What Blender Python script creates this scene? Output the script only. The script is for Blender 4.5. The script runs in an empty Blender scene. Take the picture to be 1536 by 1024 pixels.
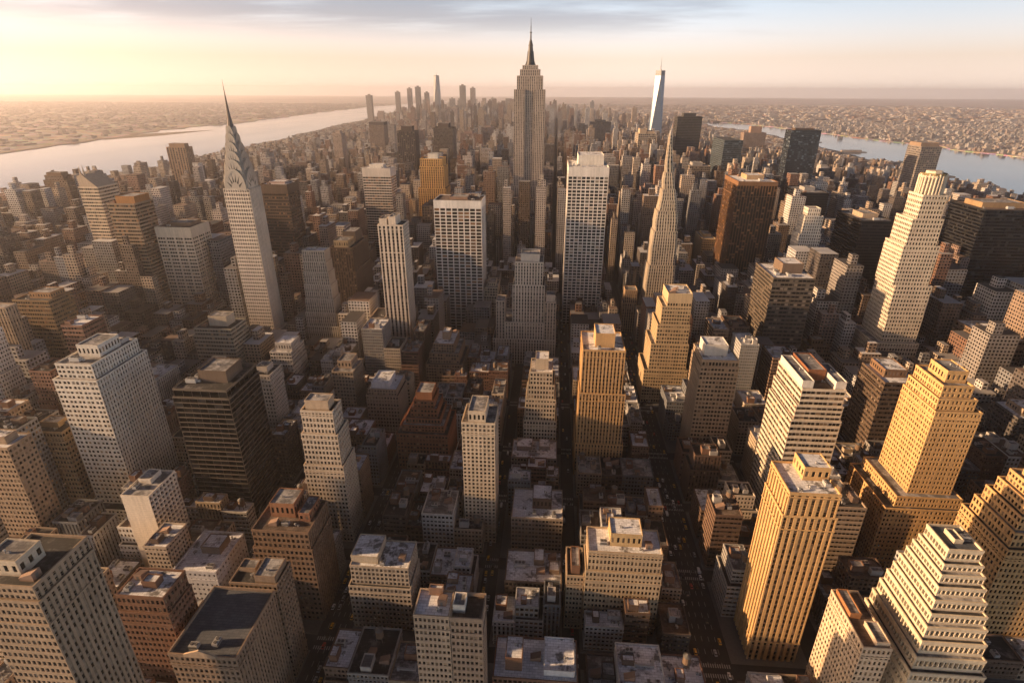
import bpy, math, random
import numpy as np
from mathutils import Vector, Matrix

R = math.radians
scene = bpy.context.scene
col = scene.collection

# ------------------------------------------------------------------ camera
CAM_Z = 320.0
FPX = 842.5 / 1536.0
cam = bpy.data.cameras.new("camera"); cam_o = bpy.data.objects.new("camera", cam); col.objects.link(cam_o)
cam.sensor_width = 36.0; cam.lens = 36.0 * FPX; cam.clip_start = 1.0; cam.clip_end = 200000.0
cam_o.rotation_euler = (Matrix.Rotation(R(4.154), 3, 'Z') @ Matrix.Rotation(R(90 - 24.05), 3, 'X') @ Matrix.Rotation(R(0.25), 3, 'Z')).to_euler()
cam_o.location = (0, 0, CAM_Z)
scene.camera = cam_o

# ------------------------------------------------------------------ light and exposure
SUN_EL, SUN_AZ = 13.0, -98.0
scene.view_settings.view_transform = 'Standard'
scene.view_settings.look = 'None'
scene.view_settings.exposure = 1.15
scene.view_settings.gamma = 1.0
scene.cycles.max_bounces = 12
scene.cycles.diffuse_bounces = 2
scene.cycles.glossy_bounces = 2
scene.cycles.volume_bounces = 10
scene.cycles.transparent_max_bounces = 4
scene.cycles.use_denoising = True
sun = bpy.data.lights.new("sun", 'SUN'); sun_o = bpy.data.objects.new("sun", sun); col.objects.link(sun_o)
sun.energy = 5.0; sun.angle = R(0.6); sun.color = (1.0, 0.63, 0.34)
sdir = Vector((math.sin(R(SUN_AZ)) * math.cos(R(SUN_EL)), math.cos(R(SUN_AZ)) * math.cos(R(SUN_EL)), math.sin(R(SUN_EL))))
sun_o.rotation_euler = sdir.to_track_quat('Z', 'Y').to_euler()
sun_o.location = sdir * 3000


class NT:
    """A small helper for building node trees."""
    def __init__(self, tree):
        self.t = tree

    def n(self, kind, **kw):
        nd = self.t.nodes.new(kind)
        for k, v in kw.items():
            setattr(nd, k, v)
        return nd

    def put(self, sock, v):
        if v is None:
            return
        if hasattr(v, 'links') or isinstance(v, bpy.types.NodeSocket):
            self.t.links.new(v, sock)
        elif isinstance(v, (tuple, list)) and len(v) == 3 and sock.type == 'RGBA':
            sock.default_value = (*v, 1)
        else:
            sock.default_value = v

    def math(self, op, a, b=None, c=None, clamp=False):
        nd = self.n('ShaderNodeMath', operation=op, use_clamp=clamp)
        for i, v in enumerate((a, b, c)):
            self.put(nd.inputs[i], v)
        return nd.outputs[0]

    def vmath(self, op, a, b=None):
        nd = self.n('ShaderNodeVectorMath', operation=op)
        self.put(nd.inputs[0], a); self.put(nd.inputs[1], b)
        return nd.outputs[0]

    def mix(self, f, a, b, blend='MIX'):
        nd = self.n('ShaderNodeMix', data_type='RGBA', blend_type=blend)
        self.put(nd.inputs[0], f); self.put(nd.inputs[6], a); self.put(nd.inputs[7], b)
        return nd.outputs[2]

    def noise(self, vec, scale, detail=3.0, rough=0.5):
        nd = self.n('ShaderNodeTexNoise')
        self.put(nd.inputs['Vector'], vec)
        nd.inputs['Scale'].default_value = scale; nd.inputs['Detail'].default_value = detail; nd.inputs['Roughness'].default_value = rough
        return nd.outputs[0]

    def ramp(self, f, lo, hi):
        nd = self.n('ShaderNodeMapRange'); nd.clamp = True; nd.interpolation_type = 'SMOOTHSTEP'
        self.put(nd.inputs[0], f); self.put(nd.inputs[1], lo); self.put(nd.inputs[2], hi)
        return nd.outputs[0]


world = bpy.data.worlds.new("World"); scene.world = world; world.use_nodes = True
wt = NT(world.node_tree)
bg = world.node_tree.nodes['Background']
sky = wt.n('ShaderNodeTexSky', sky_type='NISHITA'); sky.sun_disc = False
sky.sun_elevation = R(SUN_EL); sky.sun_rotation = R(SUN_AZ); sky.dust_density = 2.0; sky.altitude = 300.0; sky.ozone_density = 1.0
tc = wt.n('ShaderNodeTexCoord')
sx = wt.n('ShaderNodeSeparateXYZ'); wt.put(sx.inputs[0], tc.outputs['Generated'])
sv = wt.n('ShaderNodeCombineXYZ'); wt.put(sv.inputs[0], sx.outputs[0]); wt.put(sv.inputs[1], sx.outputs[1]); wt.put(sv.inputs[2], wt.math('MAXIMUM', sx.outputs[2], 0.045)); wt.put(sky.inputs[0], wt.vmath('NORMALIZE', sv.outputs[0]))
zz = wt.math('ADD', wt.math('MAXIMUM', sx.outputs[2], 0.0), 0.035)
cx = wt.n('ShaderNodeCombineXYZ')
wt.put(cx.inputs[0], wt.math('MULTIPLY', wt.math('DIVIDE', sx.outputs[0], zz), 0.55)); wt.put(cx.inputs[1], wt.math('DIVIDE', sx.outputs[1], zz)); cx.inputs[2].default_value = 3.7
cl1 = wt.noise(cx.outputs[0], 0.42, 6.0, 0.55)
cl2 = wt.noise(cx.outputs[0], 1.6, 4.0, 0.6)
cover = wt.math('ADD', wt.math('MULTIPLY', cl1, 0.75), wt.math('MULTIPLY', cl2, 0.25))
high = wt.ramp(sx.outputs[2], 0.062, 0.105)
westness = wt.math('MULTIPLY_ADD', sx.outputs[0], -0.17, 0.0)
mask = wt.math('MULTIPLY', wt.ramp(wt.math('ADD', cover, westness), 0.43, 0.62), high)
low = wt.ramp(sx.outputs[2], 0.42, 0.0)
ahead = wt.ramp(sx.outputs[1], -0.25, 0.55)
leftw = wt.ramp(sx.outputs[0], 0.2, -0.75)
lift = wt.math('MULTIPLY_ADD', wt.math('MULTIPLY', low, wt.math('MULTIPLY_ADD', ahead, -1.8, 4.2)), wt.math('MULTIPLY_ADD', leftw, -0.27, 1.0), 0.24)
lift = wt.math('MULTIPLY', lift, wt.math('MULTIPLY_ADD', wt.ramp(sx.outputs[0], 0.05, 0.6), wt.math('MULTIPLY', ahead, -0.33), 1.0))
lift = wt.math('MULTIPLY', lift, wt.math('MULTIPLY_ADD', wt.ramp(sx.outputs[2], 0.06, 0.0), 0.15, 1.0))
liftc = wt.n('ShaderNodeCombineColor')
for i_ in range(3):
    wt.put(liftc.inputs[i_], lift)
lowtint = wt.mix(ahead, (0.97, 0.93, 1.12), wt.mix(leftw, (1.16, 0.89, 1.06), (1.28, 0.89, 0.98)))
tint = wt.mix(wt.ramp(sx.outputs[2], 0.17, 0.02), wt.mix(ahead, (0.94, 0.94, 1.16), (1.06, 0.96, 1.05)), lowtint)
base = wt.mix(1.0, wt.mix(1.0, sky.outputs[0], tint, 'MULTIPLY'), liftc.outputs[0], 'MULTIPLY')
cloud = wt.mix(1.0, base, (0.60, 0.57, 0.58), 'MULTIPLY')
skycol = wt.mix(wt.math('MULTIPLY', mask, 0.8), base, cloud)
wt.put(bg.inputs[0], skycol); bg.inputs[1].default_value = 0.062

# ------------------------------------------------------------------ materials
_mats = {}


def principled(name):
    m = bpy.data.materials.new(name); m.use_nodes = True
    t = NT(m.node_tree)
    return m, t, m.node_tree.nodes['Principled BSDF']


def wall_mat(c):
    """Masonry or metal cladding of one colour with weathering streaks and patches."""
    key = ('wall',) + tuple(c)
    if key in _mats:
        return _mats[key]
    m, t, p = principled("facade_cladding")
    g = t.n('ShaderNodeNewGeometry')
    pos = g.outputs['Position']
    big = t.noise(pos, 0.045, 3.0)
    st = t.n('ShaderNodeMapping'); t.put(st.inputs[0], pos); st.inputs['Scale'].default_value = (0.5, 0.5, 0.03)
    streak = t.noise(st.outputs[0], 1.0, 3.0, 0.6)
    fine = t.noise(pos, 0.9, 2.0)
    k = t.math('ADD', t.math('ADD', t.math('MULTIPLY', big, 0.5), t.math('MULTIPLY', streak, 0.62)), t.math('MULTIPLY', fine, 0.42))
    k = t.math('MULTIPLY', t.math('ADD', k, 0.23), 0.88)
    sz = t.n('ShaderNodeSeparateXYZ'); t.put(sz.inputs[0], pos)
    joint = t.math('LESS_THAN', t.math('FRACT', t.math('MULTIPLY', sz.outputs[2], .62)), .16)
    k = t.math('MULTIPLY', k, t.math('MULTIPLY_ADD', joint, -.13, 1.03))
    oi = t.n('ShaderNodeObjectInfo')
    cc = t.n('ShaderNodeCombineColor')
    for i in range(3):
        t.put(cc.inputs[i], k)
    t.put(p.inputs['Base Color'], t.mix(1.0, c, cc.outputs[0], 'MULTIPLY'))
    p.inputs['Roughness'].default_value = 0.82
    p.inputs['Specular IOR Level'].default_value = 0.25 if max(c) > .06 else 0.08
    _mats[key] = m
    return m


def glass_mat(c=(0.014, 0.013, 0.012), blind=(0.17, 0.135, 0.10), share=0.3, rough=0.12):
    key = ('glass', c, blind, share, rough)
    if key in _mats:
        return _mats[key]
    m, t, p = principled("window_glass")
    g = t.n('ShaderNodeNewGeometry'); oi = t.n('ShaderNodeObjectInfo')
    r = t.math('FRACT', t.math('ADD', g.outputs['Random Per Island'], oi.outputs['Random']))
    f = t.ramp(r, 1.0 - share, 1.0)
    wn = t.n('ShaderNodeTexWhiteNoise', noise_dimensions='1D'); t.put(wn.inputs['W'], t.math('MULTIPLY', r, 977.0))
    tl = t.n('ShaderNodeVectorMath', operation='MULTIPLY_ADD'); t.put(tl.inputs[0], wn.outputs['Color']); tl.inputs[1].default_value = (.09, .09, .09); tl.inputs[2].default_value = (-.045, -.045, -.045)
    t.put(p.inputs['Normal'], t.vmath('NORMALIZE', t.vmath('ADD', g.outputs['Normal'], tl.outputs[0])))
    t.put(p.inputs['Base Color'], t.mix(t.math('MULTIPLY', t.math('GREATER_THAN', wn.outputs[0], .93), .8), t.mix(f, c, blind), tuple(min(.45, 1.9 * v_) for v_ in blind)))  # a few panes get a paler base colour, a painted sunset reflection
    t.put(p.inputs['Roughness'], t.math('MULTIPLY_ADD', r, 0.2, rough * .6))
    p.inputs['Specular IOR Level'].default_value = 0.35 if max(c) > .01 else .14
    _mats[key] = m
    return m


def roof_mat(kind):
    key = ('roof', kind)
    if key in _mats:
        return _mats[key]
    m, t, p = principled("flat_roof")
    g = t.n('ShaderNodeNewGeometry'); pos = g.outputs['Position']
    n1 = t.noise(pos, 0.11, 4.0, 0.6); n2 = t.noise(pos, 0.5, 3.0)
    dark, lite, lo, hi = {
        'tar': ((0.03, 0.028, 0.028), (0.20, 0.19, 0.19), 0.50, 0.68),
        'grey': ((0.15, 0.145, 0.145), (0.46, 0.45, 0.45), 0.42, 0.62),
        'snow': ((0.20, 0.19, 0.19), (0.86, 0.87, 0.90), 0.38, 0.50),
        'white': ((0.70, 0.71, 0.73), (0.90, 0.91, 0.94), 0.30, 0.50),
        'brown': ((0.10, 0.065, 0.045), (0.24, 0.18, 0.14), 0.42, 0.68),
        'slate': ((0.085, 0.095, 0.115), (0.13, 0.14, 0.16), 0.35, 0.70),
    }[kind]
    v = t.math('ADD', t.math('MULTIPLY', n1, 0.72), t.math('MULTIPLY', n2, 0.28))
    # seams of the roofing sheets, and square patches where it was mended
    br = t.n('ShaderNodeTexBrick'); t.put(br.inputs['Vector'], pos); br.inputs['Scale'].default_value = 0.16; br.inputs['Mortar Size'].default_value = 0.012
    br.inputs['Color1'].default_value = (0.72, 0.72, 0.72, 1); br.inputs['Color2'].default_value = (1, 1, 1, 1); br.inputs['Mortar'].default_value = (0.4, 0.4, 0.4, 1)
    cmix = t.mix(1.0, t.mix(t.ramp(v, lo, hi), dark, lite), br.outputs['Color'], 'MULTIPLY')
    t.put(p.inputs['Base Color'], cmix)
    p.inputs['Roughness'].default_value = 0.9
    _mats[key] = m
    return m


def plain(name, c, rough=0.6, metal=0.0, var=0.15):
    key = ('plain', name, tuple(c))
    if key in _mats:
        return _mats[key]
    m, t, p = principled(name)
    g = t.n('ShaderNodeNewGeometry')
    k = t.noise(g.outputs['Position'], 0.6, 3.0)
    t.put(p.inputs['Base Color'], t.mix(t.math('MULTIPLY', k, 1.0), tuple(x * (1 - var) for x in c), tuple(min(1, x * (1 + var)) for x in c)))
    p.inputs['Roughness'].default_value = rough; p.inputs['Metallic'].default_value = metal
    _mats[key] = m
    return m


def far_mat():
    """Facade with a window pattern in its own (bay, floor) units; the wall colour comes from the mesh."""
    if 'far' in _mats:
        return _mats['far']
    m, t, p = principled("far_facade")
    at = t.n('ShaderNodeAttribute', attribute_name='Col')
    uv = t.n('ShaderNodeUVMap'); s = t.n('ShaderNodeSeparateXYZ'); t.put(s.inputs[0], uv.outputs[0])
    fu = t.math('FRACT', s.outputs[0]); fv = t.math('FRACT', s.outputs[1])
    mu = t.math('MULTIPLY', t.math('GREATER_THAN', fu, 0.22), t.math('LESS_THAN', fu, 0.78))
    mv = t.math('MULTIPLY', t.math('GREATER_THAN', fv, 0.25), t.math('LESS_THAN', fv, 0.78))
    mask = t.math('MULTIPLY', mu, mv)
    cellv = t.n('ShaderNodeCombineXYZ'); t.put(cellv.inputs[0], t.math('FLOOR', s.outputs[0])); t.put(cellv.inputs[1], t.math('FLOOR', s.outputs[1]))
    wn = t.n('ShaderNodeTexWhiteNoise', noise_dimensions='3D'); t.put(wn.inputs[0], cellv.outputs[0])
    glass = t.mix(t.ramp(wn.outputs[0], 0.6, 1.0), (0.012, 0.011, 0.011), (0.08, 0.062, 0.05))
    g = t.n('ShaderNodeNewGeometry')
    big = t.math('MULTIPLY_ADD', t.noise(g.outputs['Position'], 0.05, 3.0), 0.5, 0.58)
    cc = t.n('ShaderNodeCombineColor')
    for i in range(3):
        t.put(cc.inputs[i], big)
    wallc = t.mix(1.0, at.outputs[0], cc.outputs[0], 'MULTIPLY')
    t.put(p.inputs['Base Color'], t.mix(mask, wallc, glass))
    t.put(p.inputs['Roughness'], t.math('MULTIPLY_ADD', mask, -0.6, 0.8))
    _mats['far'] = m
    return m


# ------------------------------------------------------------------ mesh building
class MB:
    """Collects quads (4 points each) with material slot and uv, then links them as ONE mesh object."""
    def __init__(self):
        self.q, self.m, self.uv, self.c = [], [], [], []

    def add(self, quads, mat=0, uv=None, colr=None):
        quads = np.asarray(quads, np.float32).reshape(-1, 4, 3)
        if not len(quads):
            return
        self.q.append(quads); self.m.append(np.full(len(quads), mat, np.int32))
        self.uv.append(np.zeros((len(quads), 4, 2), np.float32) if uv is None else np.asarray(uv, np.float32).reshape(-1, 4, 2))
        cc = np.zeros((len(quads), 4), np.float32); cc[:, 3] = 1
        if colr is not None:
            cc[:, :3] = colr
        self.c.append(cc)

    def box(self, x0, x1, y0, y1, z0, z1, mat=0, top=True, bottom=False, topmat=None, uv=None, colr=None):
        a = lambda *p: np.array(p, np.float32)
        A, B, C, D = (x0, y0), (x1, y0), (x1, y1), (x0, y1)
        qs = []
        for (p, r) in ((A, B), (B, C), (C, D), (D, A)):
            qs.append([(p[0], p[1], z0), (r[0], r[1], z0), (r[0], r[1], z1), (p[0], p[1], z1)])
        self.add(qs, mat, uv, colr)
        if top:
            self.add([[(x0, y0, z1), (x1, y0, z1), (x1, y1, z1), (x0, y1, z1)]], mat if topmat is None else topmat, None, colr)
        if bottom:
            self.add([[(x0, y1, z0), (x1, y1, z0), (x1, y0, z0), (x0, y0, z0)]], mat, None, colr)

    def loft(self, rings, mat=0, cap=True):
        """Closed rings of equal point count, bottom to top, counter-clockwise seen from above."""
        for a, b in zip(rings, rings[1:]):
            n = len(a)
            self.add([[a[i], a[(i + 1) % n], b[(i + 1) % n], b[i]] for i in range(n)], mat)
        if cap:
            r = rings[-1]; n = len(r)
            c = tuple(np.mean(np.array(r, float), axis=0))
            self.add([[c, r[i], r[(i + 1) % n], c] for i in range(n)], mat)

    def cyl(self, x, y, z0, z1, r0, r1=None, n=10, mat=0, cap=True):
        r1 = r0 if r1 is None else r1
        ring = lambda z, r: [(x + r * math.cos(2 * math.pi * i / n), y + r * math.sin(2 * math.pi * i / n), z) for i in range(n)]
        self.loft([ring(z0, r0), ring(z1, max(r1, 0.001))], mat, cap)

    def mesh(self, name, mats, offset=(0, 0, 0)):
        q = np.concatenate(self.q) - np.asarray(offset, np.float32)
        n = len(q)
        # degenerate quads (triangles written with a repeated point) are fine for rendering here, but drop the repeat
        me = bpy.data.meshes.new(name)
        tri = np.all(np.abs(q[:, 0] - q[:, 3]) < 1e-6, axis=1)
        if tri.any():
            fs, vs = [], []
            k = 0
            for i in range(n):
                cnt = 3 if tri[i] else 4
                vs.extend(map(tuple, q[i, :cnt].tolist())); fs.append(tuple(range(k, k + cnt))); k += cnt
            me.from_pydata(vs, [], fs)
            lens = np.where(tri, 3, 4)
        else:
            me.vertices.add(4 * n); me.vertices.foreach_set('co', q.reshape(-1))
            me.loops.add(4 * n); me.loops.foreach_set('vertex_index', np.arange(4 * n, dtype=np.int32))
            me.polygons.add(n); me.polygons.foreach_set('loop_start', np.arange(0, 4 * n, 4, dtype=np.int32))
            uvl = me.uv_layers.new(name='UVMap'); uvl.data.foreach_set('uv', np.concatenate(self.uv).reshape(-1))
            c = np.concatenate(self.c)
            if c[:, :3].any():
                ca = me.color_attributes.new('Col', 'FLOAT_COLOR', 'CORNER')
                ca.data.foreach_set('color', np.repeat(c, 4, axis=0).reshape(-1))
        me.polygons.foreach_set('material_index', np.concatenate(self.m))
        for mt in mats:
            me.materials.append(mt)
        me.update(calc_edges=True)
        return me

    def build(self, name, mats, parent=None, offset=(0, 0, 0)):
        if not self.q:
            return None
        mats = mats if isinstance(mats, (list, tuple)) else [mats]
        o = bpy.data.objects.new(name, self.mesh(name, mats, offset)); col.objects.link(o)
        if parent is not None:
            o.parent = parent
        return o


def empty(name, loc, label, cat, group=None):
    o = bpy.data.objects.new(name, None); col.objects.link(o)
    o.location = loc; o['label'] = label; o['category'] = cat
    o.empty_display_size = 1
    if group:
        o['group'] = group
    return o


def structure(o, kind='structure', label=None):
    o['kind'] = kind
    if label:
        o['label'] = label
    return o


# ------------------------------------------------------------------ facades
def spans(total, bay, frac, grp=1, extra=0.0):
    """Window intervals along a facade: bays in groups of grp with wider piers between the groups."""
    n = max(1, int(round(total / (bay + extra / max(grp, 1)))))
    if grp > 1:
        n = max(grp, (n // grp) * grp)
    ng = n // grp if grp > 1 else 1
    ex = extra if grp > 1 else 0.0
    b = (total - ex * ng) / n
    i = np.arange(n)
    start = i * b + ((i // grp) * ex + ex / 2 if grp > 1 else 0.0)
    return start + b * (1 - frac) / 2, start + b * (1 + frac) / 2, b


def quads_uz(u0, u1, z0, z1, d0, d1=None, axis=None):
    """Axis-aligned quads in facade space (u, z, depth); broadcast arrays."""
    u0, u1, z0, z1, d0 = np.broadcast_arrays(*[np.asarray(x, np.float32) for x in (u0, u1, z0, z1, d0)])
    if axis is None:
        p = [(u0, z0, d0), (u1, z0, d0), (u1, z1, d0), (u0, z1, d0)]
    elif axis == 'L':      # reveal at u0, facing +u, from depth d0 to d1
        d1 = np.broadcast_to(np.float32(d1), u0.shape)
        p = [(u0, z0, d0), (u0, z0, d1), (u0, z1, d1), (u0, z1, d0)]
    elif axis == 'R':
        d1 = np.broadcast_to(np.float32(d1), u0.shape)
        p = [(u1, z0, d1), (u1, z0, d0), (u1, z1, d0), (u1, z1, d1)]
    elif axis == 'B':      # sill facing up
        d1 = np.broadcast_to(np.float32(d1), u0.shape)
        p = [(u0, z0, d0), (u1, z0, d0), (u1, z0, d1), (u0, z0, d1)]
    elif axis == 'T':
        d1 = np.broadcast_to(np.float32(d1), u0.shape)
        p = [(u0, z1, d1), (u1, z1, d1), (u1, z1, d0), (u0, z1, d0)]
    return np.stack([np.stack(k, -1) for k in p], -2).reshape(-1, 4, 3)


STY = {
    'punch': dict(mode='punch', bay=3.0, fl=3.9, ww=0.58, wh=0.54, rec=0.4),
    'pier': dict(mode='pier', bay=3.2, fl=3.9, ww=0.52, wh=0.60, rec=0.55),
    'band': dict(mode='band', bay=3.0, fl=4.3, ww=0.94, wh=0.55, rec=0.5),
    'grid': dict(mode='punch', bay=4.0, fl=4.4, ww=0.86, wh=0.68, rec=0.9),
    'flat': dict(mode='flat', bay=3.4, fl=3.9),
    'blank': dict(mode='blank'),
}


def style(s):
    if isinstance(s, str):
        return dict(STY[s])
    d = dict(STY[s[0]]); d.update(s[1])
    return d


def facade(mb, wins, O, U, N, width, z0, z1, st):
    """Adds one wall to mb (slots: 0 wall, 1 glass, 2 spandrel) and its windows to wins as groups of quads."""
    O, U, N = (np.asarray(v, np.float32) for v in (O, U, N))
    Z = np.array((0, 0, 1), np.float32)

    def w(q):
        return O + q[..., 0:1] * U + q[..., 1:2] * Z - q[..., 2:3] * N

    mode = st['mode']
    if width < 1.2 or z1 - z0 < 1.5:
        mode = 'blank'
    if mode == 'blank':
        mb.add(w(quads_uz(0, width, z0, z1, 0)), st.get('slot', 0), None, st.get('col')); return
    if mode == 'flat':
        nb = max(1, round(width / st['bay'])); nf = max(1, round((z1 - z0) / st['fl']))
        mb.add(w(quads_uz(0, width, z0, z1, 0)), 0, [[(0, 0), (nb, 0), (nb, nf), (0, nf)]], st.get('col')); return
    rec = st['rec']
    if mode == 'punch':
        st = dict(st, ww=min(.94, st['ww'] * 1.2), wh=min(.8, st['wh'] * 1.08))
    a, b, bw = spans(width, st['bay'], st['ww'], st.get('grp', 1), st.get('extra', 0.0))
    m = max(1, int(round((z1 - z0) / st['fl']))); fh = (z1 - z0) / m
    j = np.arange(m)
    c = z0 + j * fh + fh * (1 - st['wh']) * 0.55; d = c + fh * st['wh']
    A, Cc = np.meshgrid(a, c, indexing='ij'); B, D = np.meshgrid(b, d, indexing='ij')
    A, B, Cc, D = A.ravel(), B.ravel(), Cc.ravel(), D.ravel()
    zlo = np.concatenate([[z0], d]); zhi = np.concatenate([c, [z1]])
    ulo = np.concatenate([[0], b]); uhi = np.concatenate([a, [width]])
    if mode == 'punch':
        mb.add(w(quads_uz(ulo, uhi, z0, z1, 0)), 0)
        SA, ZL = np.meshgrid(a, zlo, indexing='ij'); SB, ZH = np.meshgrid(b, zhi, indexing='ij')
        mb.add(w(quads_uz(SA.ravel(), SB.ravel(), ZL.ravel(), ZH.ravel(), 0)), 0)
        five = np.stack([w(quads_uz(A, B, Cc, D, rec)), w(quads_uz(A, B, Cc, D, 0, rec, 'L')), w(quads_uz(A, B, Cc, D, 0, rec, 'R')),
                         w(quads_uz(A, B, Cc, D, 0, rec, 'B')), w(quads_uz(A, B, Cc, D, 0, rec, 'T'))], 1)
        wins.append(five)
    elif mode == 'pier':
        mb.add(w(quads_uz(ulo, uhi, z0, z1, 0)), 0)
        mb.add(w(quads_uz(a, b, z0, z1, 0, rec, 'L')), 0); mb.add(w(quads_uz(a, b, z0, z1, 0, rec, 'R')), 0)
        SA, ZL = np.meshgrid(a, zlo, indexing='ij'); SB, ZH = np.meshgrid(b, zhi, indexing='ij')
        mb.add(w(quads_uz(SA.ravel(), SB.ravel(), ZL.ravel(), ZH.ravel(), rec)), 2)
        wins.append(w(quads_uz(A, B, Cc, D, rec))[:, None])
    else:  # band
        mb.add(w(quads_uz(0, width, zlo, zhi, 0)), 0)
        mb.add(w(quads_uz(0, width, c, d, 0, rec, 'B')), 0); mb.add(w(quads_uz(0, width, c, d, 0, rec, 'T')), 0)
        UL, ZL = np.meshgrid(ulo, c, indexing='ij'); UH, ZH = np.meshgrid(uhi, d, indexing='ij')
        mb.add(w(quads_uz(UL.ravel(), UH.ravel(), ZL.ravel(), ZH.ravel(), rec * 0.6)), 2)
        mb.add(w(quads_uz(ulo[1:], uhi[1:], z0, z0, 0))[:0], 2)
        wins.append(w(quads_uz(A, B, Cc, D, rec))[:, None])
        e = np.array([0.0, width - 0.3])
        EU, EZ = np.meshgrid(e, c, indexing='ij'); E2, EZ2 = np.meshgrid(e + 0.3, d, indexing='ij')
        mb.add(w(quads_uz(EU.ravel(), E2.ravel(), EZ.ravel(), EZ2.ravel(), 0.02)), 0)


def ring(mb, x0, x1, y0, y1, z, h, t=0.5, out=0.15, mat=0):
    """A parapet: four walls round a roof, standing a little proud of the facade."""
    X0, X1, Y0, Y1 = x0 - out, x1 + out, y0 - out, y1 + out
    i0, i1, k0, k1 = x0 + t, x1 - t, y0 + t, y1 - t
    zb = z - 0.45
    o_, n_ = [(X0, Y0), (X1, Y0), (X1, Y1), (X0, Y1)], [(i0, k0), (i1, k0), (i1, k1), (i0, k1)]
    for s in range(4):
        p, q = o_[s], o_[(s + 1) % 4]; r, u = n_[s], n_[(s + 1) % 4]
        mb.add([[(*p, zb), (*q, zb), (*q, z + h), (*p, z + h)], [(*p, z + h), (*q, z + h), (*u, z + h), (*r, z + h)],
                [(*u, z + 0.02), (*r, z + 0.02), (*r, z + h), (*u, z + h)], [(*q, zb), (*p, zb), (*r, zb), (*u, zb)]], mat)


# ------------------------------------------------------------------ roof-top kit (shared meshes, copied as parts)
M_METAL = plain("unit_metal", (0.42, 0.41, 0.40), 0.5, 0.3)
M_DARKM = plain("dark_metal", (0.10, 0.095, 0.09), 0.6, 0.2)
M_WOOD = plain("tank_wood", (0.16, 0.10, 0.06), 0.85)
M_STEEL = plain("weathered_steel", (0.30, 0.29, 0.28), 0.5, 0.4)


def kit_unit():
    mb = MB()
    mb.box(-1.8, 1.8, -1.2, 1.2, 0.35, 2.1); mb.box(-1.7, -1.4, -1.1, 1.1, 0, 0.35, 1); mb.box(1.4, 1.7, -1.1, 1.1, 0, 0.35, 1)
    for x in (-0.9, 0.9):
        mb.cyl(x, 0, 2.1, 2.4, 0.72, 0.72, 10, 1)
    mb.box(-1.83, 1.83, -1.25, -1.21, 0.7, 1.7, 1)
    return mb.mesh("rooftop_unit", [M_METAL, M_DARKM])


def kit_unit_big():
    mb = MB()
    mb.box(-3.2, 3.2, -1.6, 1.6, 0.4, 2.9); mb.box(-3, -2.5, -1.5, 1.5, 0, 0.4, 1); mb.box(2.5, 3, -1.5, 1.5, 0, 0.4, 1)
    for x in (-2, 0, 2):
        mb.cyl(x, 0, 2.9, 3.3, 0.85, 0.85, 10, 1)
    mb.box(3.2, 5.6, -0.5, 0.5, 0.8, 1.8)
    return mb.mesh("cooling_unit", [M_METAL, M_DARKM])


def kit_tank():
    mb = MB()
    mb.cyl(0, 0, 3.0, 7.2, 1.9, 1.8, 12, 0, False)
    mb.cyl(0, 0, 7.2, 8.6, 2.05, 0.05, 12, 1)
    for z in (3.6, 4.8, 6.0):
        mb.cyl(0, 0, z, z + 0.14, 1.93, 1.93, 12, 1, False)
    mb.box(-1.6, 1.6, -1.6, 1.6, 2.7, 3.0, 1, True, True)
    for sx_ in (-1.35, 1.35):
        for sy_ in (-1.35, 1.35):
            mb.box(sx_ - 0.15, sx_ + 0.15, sy_ - 0.15, sy_ + 0.15, 0, 2.7, 1)
    return mb.mesh("water_tank", [M_WOOD, M_DARKM])


def kit_vent():
    mb = MB()
    mb.cyl(0, 0, 0, 1.3, 0.35, 0.35, 8, 0); mb.cyl(0, 0, 1.3, 1.7, 0.6, 0.45, 8, 0)
    mb.box(0.9, 1.9, -0.5, 0.5, 0, 0.8, 0)
    return mb.mesh("roof_vent", [M_STEEL])


def kit_antenna():
    mb = MB()
    mb.cyl(0, 0, 0, 11, 0.16, 0.06, 6, 0)
    for z in (4, 6.5, 8.5):
        mb.box(-0.9, 0.9, -0.05, 0.05, z, z + 0.1, 0, True, True)
    return mb.mesh("antenna", [M_STEEL])


def kit_duct():
    mb = MB()
    mb.box(-4.5, 4.5, -.45, .45, .5, 1.4); mb.box(3.6, 4.5, .45, 3.2, .5, 1.4); mb.box(-4.5, -3.4, -.6, .6, 0, 2.2)
    for x in (-2.4, 0, 2.4):
        mb.box(x - .12, x + .12, -.4, .4, 0, .5, 1)
    return mb.mesh("roof_duct", [M_METAL, M_DARKM])


def kit_stair():
    mb = MB()
    mb.box(-1.6, 1.6, -2.4, 2.4, 0, 1.2, 0, False)
    mb.add([[(-1.6, -2.4, 1.2), (1.6, -2.4, 1.2), (1.6, -2.4, 3.1), (-1.6, -2.4, 3.1)], [(-1.6, -2.4, 3.1), (1.6, -2.4, 3.1), (1.6, 2.4, 1.2), (-1.6, 2.4, 1.2)]])
    for x in (-1.6, 1.6):
        mb.add([[(x, -2.4, 1.2), (x, 2.4, 1.2), (x, 0, 2.15), (x, -2.4, 3.1)]])
    mb.add([[(-.5, -2.43, .1), (.5, -2.43, .1), (.5, -2.43, 2.2), (-.5, -2.43, 2.2)]], 1)
    return mb.mesh("stair_head", [plain("stair_brick", (.22, .14, .10), .9), M_DARKM])


KIT = dict(roof_duct=kit_duct(), stair_head=kit_stair(), rooftop_unit=kit_unit(), cooling_unit=kit_unit_big(), water_tank=kit_tank(), roof_vent=kit_vent(), antenna=kit_antenna())


def put(kind, root, x, y, z, rz=0.0, s=1.0):
    o = bpy.data.objects.new(kind, KIT[kind]); col.objects.link(o)
    o.parent = root; o.location = Vector((x, y, z)) - root.location; o.rotation_euler.z = rz; o.scale = (s, s, s)
    return o


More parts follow.
